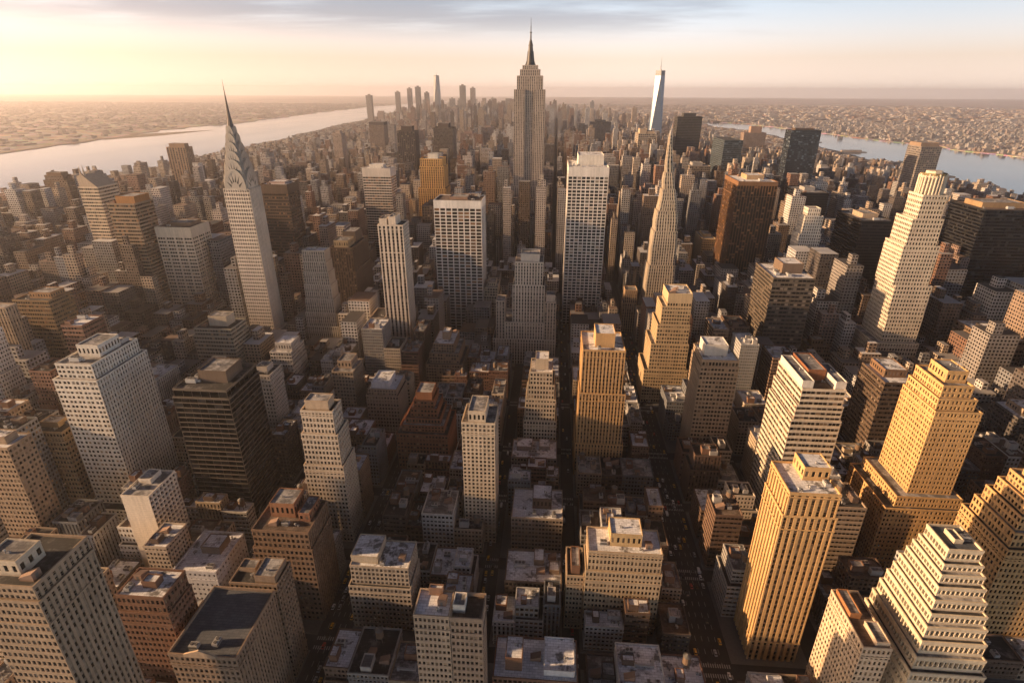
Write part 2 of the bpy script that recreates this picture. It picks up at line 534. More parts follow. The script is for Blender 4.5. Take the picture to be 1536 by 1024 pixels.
def clutter(root, x0, x1, y0, y1, z, rng, n, avoid=(), tank=0.0, s=1.0):
    """Loose roof equipment on one flat roof, kept off the rectangles in avoid."""
    done = list(avoid)
    w, d = x1 - x0, y1 - y0
    kinds = []
    for _ in range(n):
        kinds.append(rng.choice(['rooftop_unit', 'rooftop_unit', 'cooling_unit', 'roof_vent', 'roof_vent', 'roof_duct', 'stair_head']))
    if rng.random() < tank:
        kinds.insert(0, 'water_tank')
    for k in kinds:
        r = dict(rooftop_unit=2.3, cooling_unit=4.2, water_tank=2.4, roof_vent=1.4, roof_duct=4.6, stair_head=2.5)[k] * s
        if w < 2 * r + 2.4 or d < 2 * r + 2.4:
            continue
        for _try in range(8):
            px, py = rng.uniform(x0 + r + 1, x1 - r - 1), rng.uniform(y0 + r + 1, y1 - r - 1)
            if all(px + r < a or px - r > b or py + r < c or py - r > e for a, b, c, e in done):
                put(k, root, px, py, z + 0.01, rng.choice([0, math.pi / 2]), s)
                done.append((px - r, px + r, py - r, py + r)); break


# ------------------------------------------------------------------ a building
FOOT = []          # every footprint: x0, x1, y0, y1 (so that street blocks keep clear of them)
GLASS = dict(dark=glass_mat(), warm=glass_mat((0.018, 0.013, 0.009), (0.20, 0.14, 0.085), 0.35), blue=glass_mat((0.014, 0.020, 0.028), (0.07, 0.09, 0.11), 0.25, 0.08),
             black=glass_mat((0.004, 0.004, 0.005), (0.02, 0.019, 0.018), 0.15, 0.10), bronze=glass_mat((0.022, 0.014, 0.008), (0.16, 0.08, 0.035), 0.3, 0.15))
W_CREAM, W_WHITE, W_TAN, W_GOLD = (.50, .42, .32), (.62, .57, .50), (.40, .30, .21), (.52, .36, .18)
W_BROWN, W_DARK, W_BLACK, W_GREY, W_RED = (.21, .135, .09), (.085, .06, .045), (.022, .022, .024), (.32, .30, .28), (.23, .105, .06)
W_BLUEG, W_BRONZE, W_PINK, W_PALE, W_STONE = (.13, .155, .19), (.20, .105, .052), (.38, .28, .24), (.55, .50, .44), (.44, .37, .30)


def shade(c, k):
    return tuple(x * k for x in c)


def building(name, label, cat, x0, x1, y0, d, H, colr=W_TAN, sty='punch', tiers=None, pents=(), roof='tar', glass='dark', spandrel=None,
             n_clutter=3, tank=0.0, ants=0, windows=False, sides=None, seed=0, parapet=1.2, front=None, side=None, rz=0.0, pent_col=None, group=None, cap=0.0, foot=True, parts=True, belts=True):
    """One building: tiers from the ground up, each (top z, grow left, right, front, back) around the top footprint; pents are boxes on the roof."""
    y1 = y0 + d
    cx_, cy_ = (x0 + x1) / 2, (y0 + y1) / 2
    root = empty(name, (cx_, cy_, 0), label, cat, group)
    rng = random.Random(seed * 77 + int(x0 * 3 + y0))
    off = (cx_, cy_, 0)
    wm, gm, sm = wall_mat(colr), GLASS[glass], wall_mat(spandrel or shade(colr, 0.55))
    mats = [wm, gm, sm]
    tiers = tiers or [(H, 0, 0, 0, 0)]
    if sides is None:
        sides = ('L' if cx_ > 60 else 'R' if cx_ < -60 else 'LR')
    st = style(sty); st_f = style(front) if front else st; st_s = style(side) if side else st
    blank = style('blank')
    if st['mode'] == 'flat':
        st['col'] = colr; blank['slot'] = 2; mats = [far_mat(), gm, wm]
        st_f = st_s = st
    belts = belts and st['mode'] in ('punch', 'pier') and st_f['mode'] != 'blank' and not (st['mode'] == 'punch' and st['ww'] > .7)
    z = 0.0
    nt = len(tiers)
    allwins = []
    for ti, (zt, gl, gr, gf, gb) in enumerate(tiers):
        a0, a1, b0, b1 = x0 - gl, x1 + gr, y0 - gf, y1 + gb
        if ti == 0 and foot:
            FOOT.append((a0 - 2, a1 + 2, b0 - 2, b1 + 2))
        mb, wins = MB(), []
        capz = zt - cap if ti == nt - 1 else zt
        facade(mb, wins, (a0, b0, 0), (1, 0, 0), (0, -1, 0), a1 - a0, z, capz, st_f)
        facade(mb, wins, (a0, b1, 0), (0, -1, 0), (-1, 0, 0), b1 - b0, z, capz, st_s if 'L' in sides else blank)
        facade(mb, wins, (a1, b0, 0), (0, 1, 0), (1, 0, 0), b1 - b0, z, capz, st_s if 'R' in sides else blank)
        facade(mb, wins, (a1, b1, 0), (-1, 0, 0), (0, 1, 0), a1 - a0, z, capz, blank)
        if belts and capz - z > 14:
            for bz in ([z + (capz - z) * .14] if ti == 0 else []) + [z + (capz - z) * (.86 if capz - z < 60 else .92)]:
                for q0, q1 in (((a0, b0), (a1, b0)), ((a1, b0), (a1, b1)), ((a1, b1), (a0, b1)), ((a0, b1), (a0, b0))):
                    ux, uy = np.sign(q1[0] - q0[0]), np.sign(q1[1] - q0[1]); nx, ny = uy * .35, -ux * .35
                    pts = [(q0[0] - ux * .35 + nx, q0[1] - uy * .35 + ny), (q1[0] + ux * .35 + nx, q1[1] + uy * .35 + ny)]
                    mb.add([[(*pts[0], bz), (*pts[1], bz), (*pts[1], bz + .7), (*pts[0], bz + .7)], [(*pts[0], bz + .7), (*pts[1], bz + .7), (*q1, bz + .7), (*q0, bz + .7)], [(*q0, bz), (*q1, bz), (*pts[1], bz), (*pts[0], bz)]], 0)
        if capz < zt:
            mb.box(a0 - .1, a1 + .1, b0 - .1, b1 + .1, capz, zt, 0, False)
        if windows:
            allwins += wins
        else:
            for q in wins:
                mb.add(q[:, 0], 1)
                if q.shape[1] > 1:
                    mb.add(q[:, 1:], 0)
        tname = 'wall' if nt == 1 else 'base' if ti == 0 else 'shaft' if ti == max(1, nt // 2) else 'setback'
        mb.build(tname, mats, root, off)
        rf = MB(); rf.add([[(a0, b0, zt), (a1, b0, zt), (a1, b1, zt), (a0, b1, zt)]])
        last = ti == nt - 1
        ro = rf.build('roof' if last else 'terrace', roof_mat(roof if last else ('grey' if ti % 2 else 'tar')), root, off)
        if parapet and (last or ti < nt - 1):
            pr = MB(); ring(pr, a0, a1, b0, b1, zt, parapet if last else 0.8)
            pr.build('parapet', wm, root, off)
        if not last and parts:
            # equipment on a broad lower terrace
            na, nb_, nc, nd = tiers[ti + 1][1:]
            if gr - na > 9:
                clutter(root, x1 + na + 1, a1, b0, b1, zt, rng, 1)
        z = zt
    avoid = []
    tx0, tx1, ty0, ty1 = x0 - tiers[-1][1], x1 + tiers[-1][2], y0 - tiers[-1][3], y1 + tiers[-1][4]
    w_, d_ = tx1 - tx0, ty1 - ty0
    for pi, pn in enumerate(pents):
        f0, f1, g0, g1, h = pn[:5]
        p0, p1, q0, q1 = tx0 + f0 * w_, tx0 + f1 * w_, ty0 + g0 * d_, ty0 + g1 * d_
        zb = tiers[-1][0] + 0.01
        pc = pn[5] if len(pn) > 5 and pn[5] else (pent_col or colr)
        mb, wins = MB(), []
        pst = style(('punch', dict(bay=3.2, fl=max(3.0, h * .8), ww=.4, wh=.4, rec=.25))) if h > 5.5 and (p1 - p0) > 6 and len(pn) < 7 else style('blank')
        for (O, U, N, wd) in (((p0, q0, 0), (1, 0, 0), (0, -1, 0), p1 - p0), ((p0, q1, 0), (0, -1, 0), (-1, 0, 0), q1 - q0), ((p1, q0, 0), (0, 1, 0), (1, 0, 0), q1 - q0), ((p1, q1, 0), (-1, 0, 0), (0, 1, 0), p1 - p0)):
            facade(mb, wins, O, U, N, wd, zb, zb + h, pst)
        for q in wins:
            mb.add(q[:, 0], 1); mb.add(q[:, 1:], 0)
        ph = mb.build('penthouse', [wall_mat(pc), gm, sm], root, off)
        rf = MB(); rf.add([[(p0, q0, zb + h), (p1, q0, zb + h), (p1, q1, zb + h), (p0, q1, zb + h)]])
        ring(rf, p0, p1, q0, q1, zb + h, 0.7, 0.35, 0.1, 1)
        rf.build('penthouse_roof', [roof_mat('snow' if roof in ('snow', 'white') else 'grey'), wall_mat(pc)], ph, off)
        avoid.append((p0, p1, q0, q1))
        if parts and p1 - p0 > 7 and q1 - q0 > 7:
            put('roof_vent', root, p0 + (p1 - p0) * rng.uniform(.3, .7), q0 + (q1 - q0) * rng.uniform(.3, .7), zb + h + .02)
    if parts:
        clutter(root, tx0, tx1, ty0, ty1, tiers[-1][0], rng, n_clutter, avoid, tank, 1.2)
    for k in range(ants):
        if pents:
            p = avoid[0]; px, py, pz = p[0] + (p[1] - p[0]) * rng.uniform(.2, .8), p[2] + (p[3] - p[2]) * rng.uniform(.2, .8), tiers[-1][0] + pents[0][4]
        else:
            px, py, pz = tx0 + w_ * rng.uniform(.3, .7), ty0 + d_ * rng.uniform(.3, .7), tiers[-1][0]
        put('antenna', root, px, py, pz + .02)
    if windows and allwins:
        window_parts(root, allwins, gm, wm, off)
    return root


def window_parts(root, wins, gm, wm, off):
    """The hundred windows nearest the viewer become parts of their own, the rest one part."""
    cam_p = np.array((0, 0, CAM_Z))
    items = []
    for gi, q in enumerate(wins):
        c = q[:, 0].mean(axis=1)
        dist = np.linalg.norm(c - cam_p, axis=1)
        for k in range(len(q)):
            items.append((dist[k], gi, k))
    items.sort()
    near = items[:100]; nearset = {(g, k) for _d, g, k in near}
    shared = {}
    for _d, gi, k in near:
        q = wins[gi][k]; c = q[0].mean(axis=0); loc = q - c
        key = tuple(np.round(loc[0].ravel(), 2))
        if key not in shared:
            mb = MB(); mb.add(loc[0:1], 0)
            # a sash bar across the middle of the pane, a little in front of it
            p = loc[0]; n = np.cross(p[1] - p[0], p[3] - p[0]); n /= np.linalg.norm(n)
            mid0, mid1 = (p[0] + p[3]) / 2 + n * .05, (p[1] + p[2]) / 2 + n * .05
            up_ = np.array((0, 0, .09))
            mb.add([[mid0 - up_, mid1 - up_, mid1 + up_, mid0 + up_]], 1)
            if len(loc) > 1:
                mb.add(loc[1:], 1)
            shared[key] = mb.mesh('window', [gm, wm])
        o = bpy.data.objects.new('window', shared[key]); col.objects.link(o)
        o.parent = root; o.location = Vector(c.tolist()) - root.location
    mb = MB()
    for gi, q in enumerate(wins):
        keep = np.array([(gi, k) not in nearset for k in range(len(q))])
        if keep.any():
            mb.add(q[keep][:, 0], 0)
            if q.shape[1] > 1:
                mb.add(q[keep][:, 1:], 1)
    o = mb.build('window', [gm, wm], root, off)
    if o:
        o['kind'] = 'stuff'


# ------------------------------------------------------------------ the named buildings
def P(**k): return ('punch', k)
def PR(**k): return ('pier', k)
def BD(**k): return ('band', k)
def GR(**k): return ('grid', k)


B = building
# --- near, left of the wide avenue
B('office_tower', 'tall cream office tower with two-step roof, beside the near black tower', 'office tower', -360.4, -326.5, 337, 54.5, 137, W_WHITE,
  P(bay=2.8, fl=4.0, ww=.60, wh=.48, rec=.4, grp=2, extra=.8), [(14, 6, 6, 8, 2), (126, 0, 0, 0, 0), (137, -3, -3, -3, -3)], [(.25, .85, .3, .75, 9)], 'grey', 'warm', windows=True, side=PR(bay=2.7, fl=4.0, ww=.5, wh=.56, rec=.4), spandrel=(.50, .45, .39), seed=1, n_clutter=4)
B('slab_tower', 'slim pale slab tower with a blank windowless end wall', 'apartment tower', -273.6, -254.7, 272, 27.5, 79, (.66, .58, .48), 'blank', None,
  [(.15, .6, .5, .9, 3)], 'grey', front='blank', side=P(bay=3.4, fl=3.6, ww=.62, wh=.6, rec=1.0), seed=2, n_clutter=2)
B('brick_tower', 'brown brick apartment tower with brick bulkhead and corner cornice, beside the cream setback tower', 'apartment building', -178.4, -142.6, 255, 30, 72.7, W_BROWN,
  P(bay=3.0, fl=4.2, ww=.5, wh=.52), [(60, 1, 1, 1, 0), (72.7, 0, 0, 0, 0)], [(.18, .62, .45, .95, 10, (.27, .13, .07)), (.72, .92, .35, .9, 6, (.25, .12, .07))], 'brown', 'warm', windows=True, side=PR(bay=2.6, fl=4, ww=.46, wh=.56, rec=.35), spandrel=(.15, .10, .07), seed=3, tank=.0, n_clutter=4)
B('apartment_tower', 'huge taupe tower with dark roof and boxy cream penthouse, at the lower left corner', 'apartment tower', -210, -186.1, 138, 26, 152, (.33, .245, .17),
  P(bay=2.2, fl=3.9, ww=.52, wh=.5, rec=.35), [(146, 1, 1, 1, 0), (152, 0, 0, 0, 0)], [(.05, .62, .2, .62, 7, W_CREAM)], 'tar', 'dark', windows=True, side=PR(bay=2.5, fl=3.9, ww=.5, wh=.56, rec=.4), spandrel=(.25, .20, .155), seed=4, n_clutter=5)
B('brick_building', 'chestnut brick block with snow patched roof, below the blank slab tower', 'apartment building', -207.1, -182.6, 185, 17.5, 93.7, (.17, .09, .058),
  P(bay=2.4, fl=4.0, ww=.5, wh=.5), [(84, .8, .8, .8, .5), (93.7, 0, 0, 0, 0)], [(.4, .7, .35, .65, 3.5)], 'snow', 'warm', windows=True, seed=5, n_clutter=3)
B('white_building', 'low bluish white block with small square windows and dark roof hut', 'apartment building', -229.9, -202, 246, 34.5, 45, (.62, .62, .66),
  P(bay=3.2, fl=4.2, ww=.36, wh=.4), None, [(.35, .8, .45, .8, 5, (.2, .16, .13))], 'snow', 'dark', windows=True, seed=6, n_clutter=3)
ped = B('brick_building', 'brown stone block with broad slate blue roof and pedimented front parapet', 'apartment building', -177, -143.2, 172, 40, 72.3, (.30, .21, .145),
        P(bay=2.6, fl=3.9, ww=.5, wh=.55), None, [], 'slate', 'warm', windows=True, side=PR(bay=2.3, fl=3.9, ww=.46, wh=.56, rec=.35), spandrel=(.22, .155, .11), seed=7, n_clutter=2, parapet=1.8)
B('brick_building', 'brown stone wing with small sunken roofs, behind the slate blue pedimented roof', 'apartment building', -170, -143.2, 214.5, 17, 73.5, (.28, .20, .14),
  P(bay=2.6, fl=3.9, ww=.5, wh=.55), None, [(.52, .95, .1, .9, 4.5), (.05, .4, .5, .9, 2.5)], 'tar', 'warm', seed=8, n_clutter=3)
B('apartment_building', 'grey tan block whose roof is half terrace half raised cream bulkhead, by the dark avenue', 'apartment building', -118.8, -82, 253.4, 23, 50, (.42, .35, .28),
  P(bay=2.7, fl=3.8, ww=.52, wh=.55), [(36, 1.5, 1, 2.5, 0), (50, 0, 0, 0, 0)], [(.0, .46, .15, .98, 5, W_CREAM)], 'snow', 'warm', windows=True, seed=9, n_clutter=4)
B('apartment_tower', 'tan twin apartment tower with a white decked half roof and a dark half roof', 'apartment tower', -57.9, -41.4, 180, 15, 100, (.43, .33, .24),
  P(bay=2.0, fl=4.2, ww=.5, wh=.48), None, [(.3, .7, .82, .99, 4, (.25, .15, .1))], 'white', 'warm', windows=True, seed=10, sides='LR', n_clutter=2)
B('apartment_tower', 'darker half of the tan twin tower, its sunken brown roof holding a pale tank house', 'apartment tower', -41.0, -26.1, 180.3, 14.5, 98.5, (.34, .25, .18),
  P(bay=2.0, fl=4.2, ww=.5, wh=.48), None, [(.05, .42, .3, .8, 4.5, W_WHITE)], 'brown', 'warm', windows=True, seed=11, sides='LR', n_clutter=1, parapet=2.2)
B('apartment_building', 'broad honey stone block with stepped roof and boxy top floors, by the wide avenue', 'apartment building', 27.9, 72, 260, 21, 66.6, (.46, .345, .225),
  P(bay=2.3, fl=4.3, ww=.48, wh=.52), [(52, 1, 1, 1, 0), (66.6, 0, 0, 0, 0)], [(.3, .73, .3, 1.0, 9, W_GOLD)], 'snow', 'warm', windows=True, seed=12, sides='LR', n_clutter=4)
B('apartment_building', 'narrow tan annex with a brown roof hut, attached beside the broad honey stone block', 'apartment building', 15.7, 26.4, 260.8, 24, 45, (.40, .30, .20),
  P(bay=2.3, fl=4.0, ww=.48, wh=.52), None, [(.25, .75, .1, .8, 6, (.2, .11, .07))], 'tar', 'warm', seed=13, sides='LR', n_clutter=1)
# --- near, right of the wide avenue
B('office_tower', 'cream tower with horizontal window bands, notched rust coloured roof and two white top corners', 'office tower', 182, 212.5, 368, 46.5, 125, (.58, .49, .375),
  BD(bay=2.6, fl=4.7, ww=.9, wh=.56, rec=.7, grp=3, extra=.9), [(100, 3, 2, 1, 0), (112, 1.5, 1, .5, 0), (125, 0, 0, 0, 0)],
  [(0, .26, .04, .96, 6, W_WHITE, 0), (.76, 1, .04, .7, 6, W_WHITE, 0), (.3, .72, .35, .98, 8, (.22, .09, .04), 0)], 'brown', 'warm', seed=14, n_clutter=2)
B('art_deco_tower', 'massive golden stepped tower with arched top terraces and cube penthouse, broad lower tier', 'skyscraper', 251, 280, 333, 37.5, 131, (.54, .33, .14),
  P(bay=2.2, fl=3.8, ww=.48, wh=.54, rec=.4, grp=3, extra=.7), [(58, 16, 12, 8, 6), (66, 9, 5, 5, 4), (131, 0, 0, 0, 0), (139, -1, -4, -2.5, -1), (147, -3, -7, -5, -2)],
  [(.22, .9, .2, .8, 8)], 'grey', 'warm', windows=True, seed=15, ants=2, n_clutter=0)
B('art_deco_tower', 'golden ribbed apartment tower with cream bulkhead, in front of the banded cream tower', 'apartment tower', 128.9, 155.2, 247.4, 28, 126.8, (.56, .345, .15),
  PR(bay=3.7, fl=3.9, ww=.52, wh=.62, rec=.9), [(112, .8, 1.5, 0, 0), (126.8, 0, 0, 0, 0)], [(.42, .95, .45, .95, 8)], 'snow', 'warm', (.30, .19, .10), seed=16, windows=True, n_clutter=4)
B('stepped_tower', 'pale terraced pyramid tower of ten shrinking storeys with a flat railed roof', 'office tower', 199.5, 216, 226, 18, 112, (.60, .50, .36),
  P(bay=2.3, fl=6.4, ww=.62, wh=.42, rec=1.3),
  [(58, 16, 3, 25, 2), (66, 14, 2.2, 22.5, 1.8), (74, 12.2, 1.6, 20, 1.6), (81, 10.4, 1.2, 17.5, 1.4), (87, 8.7, .9, 15, 1.2), (93, 7, .7, 12, 1), (98.5, 5.3, .5, 9, .8), (103.5, 3.6, .4, 6, .6), (107.5, 1.8, .3, 3, .4), (114, 0, 0, 0, 0)],
  [(.35, .6, .3, .75, 2)], 'slate', 'dark', seed=17, n_clutter=1)
B('apartment_tower', 'pale gold lit tower with an orange brown roof well, beside the terraced pyramid tower', 'apartment tower', 158.5, 172.3, 202.5, 35, 71, (.56, .43, .30),
  P(bay=2.4, fl=3.9, ww=.5, wh=.55), None, [(.1, .5, .5, .95, 3, (.30, .14, .06)), (.5, .95, .05, .4, 2.4)], 'brown', 'warm', windows=True, seed=18, n_clutter=2)
B('art_deco_tower', 'amber ziggurat at the picture edge, with arched upper terraces above a broad dark base', 'apartment tower', 271.7, 296, 272, 29.5, 99, (.50, .31, .14),
  P(bay=2.6, fl=4.2, ww=.5, wh=.55), [(80, 5, 6, 6, 5), (90, 2.5, 3, 3, 2), (99, 0, 0, 0, 0), (107, -3, -3, -3, -2), (114, -6, -6, -5, -4)], [(.3, .8, .3, .8, 6)], 'grey', 'warm', seed=19, n_clutter=0)
B('brick_tower', 'dark brown brick tower with terraced cluttered crown, behind the massive golden stepped tower', 'office tower', 283.3, 314, 440, 39, 96, (.11, .075, .052),
  BD(bay=2.6, fl=4.3, ww=.6, wh=.5), [(88, 1.5, 1, 1.5, 0), (96, 0, 0, 0, 0)], [(.15, .75, .3, .9, 7, (.2, .12, .07))], 'snow', 'dark', seed=20, n_clutter=3)
B('office_building', 'broad brown office block with white snow on its roof edges, near the right edge', 'office building', 467.2, 503, 580.7, 59.5, 79.7, (.19, .125, .08),
  P(bay=3.6, fl=4.6, ww=.62, wh=.55), None, [(.3, .85, .2, .7, 4, (.05, .04, .035))], 'snow', 'warm', seed=21, n_clutter=4)
B('brick_tower', 'red brown stepped brick tower behind the broad brown office block', 'office tower', 598, 624, 741, 31.5, 64, W_RED,
  P(bay=3.4, fl=4.2, ww=.48, wh=.52), [(44, 5, 5, 5, 3), (56, 2, 2, 2, 1), (64, 0, 0, 0, 0)], [(.3, .75, .3, .7, 9)], 'brown', 'warm', seed=22)
B('office_tower', 'dark charcoal tower with small lit penthouse, between the golden stepped tower and the right edge', 'office tower', 405, 438.5, 445.6, 31.5, 63.5, (.10, .09, .085),
  P(bay=3.2, fl=4.2, ww=.6, wh=.5), [(57, 1.5, 1.5, 1.5, 0), (63.5, 0, 0, 0, 0)], [(.2, .75, .2, .8, 6, W_TAN)], 'snow', 'dark', seed=23, n_clutter=3)
# --- right, middle distance
taper = B('stepped_tower', 'tall tapering ivory skyscraper with a fluted octagonal crown, taller than its dark neighbours', 'skyscraper', 381, 405, 622, 26, 222, (.56, .48, .375),
          P(bay=3.1, fl=4.6, ww=.55, wh=.55, rec=.7), [(40, 19, 16, 13, 20), (60, 13, 12, 11, 17), (92, 4, 9.5, 7, 12), (126, 4.5, 10, 5.5, 9), (170, 7, 6, 4, 7), (198, 4.5, 2.5, 2, 4), (222, 0, 0, 0, 0)],
          [], 'tar', 'dark', seed=24, n_clutter=0)
B('glass_tower', 'massive black glass slab with a broad tan roof, right of the tapering ivory skyscraper', 'office tower', 556, 632, 775, 70.5, 181, W_BLACK,
  BD(bay=3, fl=4.3, ww=.96, wh=.62, rec=.25), None, [(.12, .85, .3, .8, 6, (.3, .2, .11), 0)], 'brown', 'black', (.022, .022, .025), seed=25, n_clutter=4)
B('glass_tower', 'black glass tower with a low tan roof box, left of the tapering ivory skyscraper', 'office tower', 433.6, 476.6, 825, 76.5, 154, (.035, .03, .027),
  BD(bay=3, fl=4.4, ww=.94, wh=.58, rec=.3), None, [(.25, .75, .3, .7, 6, W_TAN, 0)], 'grey', 'black', (.024, .022, .02), seed=26, n_clutter=4)
B('stepped_tower', 'slim cream stepped tower, standing before the black glass tower with the roof box', 'office tower', 354, 377, 822, 22, 160, (.66, .59, .50),
  P(bay=3.0, fl=4.2, ww=.42, wh=.55), [(100, 9, 5, 5, 5), (135, 4, 2.5, 2.5, 2.5), (160, 1, 1, 1, 1), (170, -3, -3, -3, -3)], [], 'grey', 'warm', seed=27, n_clutter=0)
B('office_tower', 'charcoal gridded tower with golden lit side and a boxy brown penthouse', 'office tower', 245.5, 291, 617, 60, 131, (.12, .095, .072),
  BD(bay=3.0, fl=4.6, ww=.8, wh=.55, rec=.5, grp=5, extra=1.2), None, [(.35, .85, .35, .8, 11, (.17, .12, .085), 0)], 'snow', 'dark', seed=28, side=GR(bay=3.4, fl=4.4, ww=.7, wh=.62, rec=.6), n_clutter=4)
B('office_tower', 'bronze tower of thin copper piers with glowing left flank and flat pale roof', 'office tower', 268.5, 325, 868, 72, 199, W_BRONZE,
  PR(bay=4.0, fl=4.2, ww=.82, wh=.66, rec=.3), None, [(.35, .8, .4, .8, 6, (.4, .28, .17), 0)], 'white', 'bronze', (.022, .014, .010), seed=29, cap=5)
B('glass_tower', 'squat black glass tower with grey roof, behind the slim cream stepped tower', 'office tower', 482, 532, 1155, 88, 140, W_BLACK, BD(bay=3.4, fl=4.6, ww=.95, wh=.6, rec=.3), None,
  [(.3, .7, .35, .65, 6, W_GREY, 0)], 'grey', 'black', (.03, .033, .036), seed=30, n_clutter=2)
FL = 'flat'
B('glass_tower', 'tall blue black glass slab with its top against the blue river', 'office tower', 556.7, 625, 1464, 40, 236, (.03, .035, .045), BD(bay=5, fl=4.6, ww=.92, wh=.6, rec=.3), None, [(.15, .8, .2, .8, 4, W_DARK, 0)], 'tar', 'blue', seed=31, n_clutter=0)
B('stepped_tower', 'small cream stepped tower with a bulbous top, behind the squat black glass tower', 'office tower', 603.7, 648, 1467, 40, 128, W_CREAM, P(bay=4, fl=4.6, ww=.45, wh=.5), [(110, 4, 4, 4, 0), (128, 0, 0, 0, 0)], [(.2, .6, .3, .7, 10)], 'grey', seed=32, n_clutter=0)
B('apartment_tower', 'grey gridded slab tower with warm lit side, between the ivory skyscraper and the river', 'apartment tower', 878, 925, 1493, 60, 199.7, (.20, .18, .17), GR(bay=5, fl=5, ww=.7, wh=.6, rec=.6), None, [(0, .9, .1, .9, 9, (.25, .18, .13), 0)], 'tar', 'dark',
  side=P(bay=5, fl=5, ww=.5, wh=.5), seed=33, n_clutter=0)
B('office_tower', 'mid-height tan gridded tower, left of the tall bronze tower', 'office tower', 353, 406, 1565, 68, 140, (.29, .235, .185), GR(bay=5, fl=5, ww=.66, wh=.62, rec=.6), None, [(.2, .7, .3, .8, 7, W_GREY, 0)], 'grey', seed=34, n_clutter=0)
B('glass_tower', 'dark slate tower with small square top, above the mid-height tan gridded tower', 'office tower', 394.8, 474, 2010, 57, 243, (.07, .065, .06), BD(bay=6, fl=5, ww=.92, wh=.55, rec=.3), None, [(.25, .75, .2, .8, 11, (.06, .06, .06), 0)], 'tar', 'black', seed=35, n_clutter=0)
B('office_tower', 'tan gridded slab with a rounded cap, left of the spire shaped stone tower', 'office tower', 267, 323, 1968, 80, 193, (.37, .305, .24), GR(bay=6, fl=5.6, ww=.62, wh=.6, rec=.5), None, [(.1, .5, .2, .8, 14, W_TAN, 0), (.55, .95, .2, .8, 7, W_TAN, 0)], 'grey', seed=36, n_clutter=0)
B('glass_tower', 'blue green glass slab with brown side wall, right of the dark slate tower', 'office tower', 434, 481, 1572, 116, 204, (.06, .075, .085), BD(bay=5, fl=5, ww=.92, wh=.6, rec=.3), None, [], 'tar', 'blue', side=P(bay=5, fl=5), seed=37, n_clutter=0)
B('apartment_tower', 'rosy brown tower with stubby rooftop block, near the far bank of the blue river', 'apartment tower', 771, 859, 2521, 46, 165, (.26, .19, .15), FL, None, [(.3, .8, .2, .8, 24, (.3, .2, .15), 0)], 'brown', seed=38, n_clutter=0)
# --- centre
B('office_tower', 'white gridded slab with snowy curved roof plant, right of the tall spired central skyscraper', 'office tower', 18, 72, 785, 80, 226, (.72, .66, .60), GR(bay=6.0, fl=4.5, ww=.66, wh=.66, rec=.7), None,
  [(.25, .9, .35, .95, 13, W_WHITE, 0)], 'snow', 'dark', seed=39, ants=4, sides='LR', cap=11, n_clutter=5)
B('office_tower', 'white gridded slab with flat brown roof and plain white top band, left of centre', 'office tower', -162, -97, 757, 47, 184, (.72, .67, .62), GR(bay=8.1, fl=4.6, ww=.68, wh=.68, rec=.7), None,
  [(.3, .68, .3, .9, 3, (.3, .19, .13), 0)], 'brown', 'bronze', seed=40, cap=9, n_clutter=4)
B('office_building', 'cream annex at the foot of the left white gridded slab', 'office building', -96, -74, 759, 40, 62, W_CREAM, P(bay=4, fl=4.6, ww=.6, wh=.62), [(50, 0, 0, 0, 0), (62, -1, -2, -1, -1)], [(.2, .8, .2, .8, 6)], 'grey', seed=41, n_clutter=1)
B('art_deco_tower', 'cream deco tower with clustered ribbed wings, standing between the two white gridded slabs', 'skyscraper', -44.3, -10.3, 652, 34, 132, (.56, .48, .40), PR(bay=3.4, fl=4.2, ww=.48, wh=.6, rec=.7),
  [(34, 27, 18, 6, 12), (56, 18, 12, 5, 9), (104, 2.5, 2.5, 2, 4), (132, 0, 0, 0, 0)], [(.2, .86, .15, .85, 9, None, 0)], 'grey', 'dark', (.33, .27, .22), seed=42, sides='LR', n_clutter=0)
B('art_deco_tower', 'ribbed stone side wing with its own flat cap, left of the cream deco tower', 'office building', -67, -56, 646, 22, 84, (.46, .38, .31), PR(bay=3.4, fl=4.2, ww=.5, wh=.6), None, [], 'grey', seed=43, sides='LR', n_clutter=0)
B('art_deco_tower', 'ribbed stone side wing with its own flat cap, right of the cream deco tower', 'office building', -7, 7, 646, 22, 84, (.48, .40, .32), PR(bay=3.4, fl=4.2, ww=.5, wh=.6), None, [(.1, .9, .2, .9, 8, None, 0)], 'grey', seed=44, sides='LR', n_clutter=0)
B('art_deco_tower', 'tall pale stone slab with bold vertical stripes and a knobbly top', 'skyscraper', -196.8, -168, 616, 27.5, 181, (.58, .49, .40), PR(bay=5.0, fl=4.0, ww=.5, wh=.62, rec=1.0),
  [(150, 0, 0, 0, 3), (181, 0, 0, 0, 0)], [(.05, .35, .1, .9, 7, None, 0), (.42, .7, .1, .9, 9, None, 0)], 'tar', 'dark', (.25, .20, .16), seed=45, side=P(bay=3.4, fl=4), n_clutter=0)
B('office_building', 'pale stone shoulder block hugging the foot of the tall striped stone slab', 'office building', -216, -198, 612, 34, 70, (.48, .39, .31), P(bay=3.2, fl=4, ww=.5, wh=.56), [(52, 2, 0, 3, 0), (70, 0, 0, 0, 0)], [], 'tar', seed=46, n_clutter=1)
B('office_tower', 'dark chocolate tower with ladder like roof terraces, left of the tall striped stone slab', 'office tower', -290, -260.6, 701, 67, 131, (.10, .068, .05), PR(bay=3.4, fl=4.2, ww=.55, wh=.55), [(100, 2, 2, 3, 0), (131, 0, 0, 0, 0)],
  [(.15, .8, .05, .4, 9, (.28, .21, .13)), (.2, .8, .5, .9, 14, (.09, .065, .05), 0)], 'tar', 'warm', seed=47, n_clutter=2)
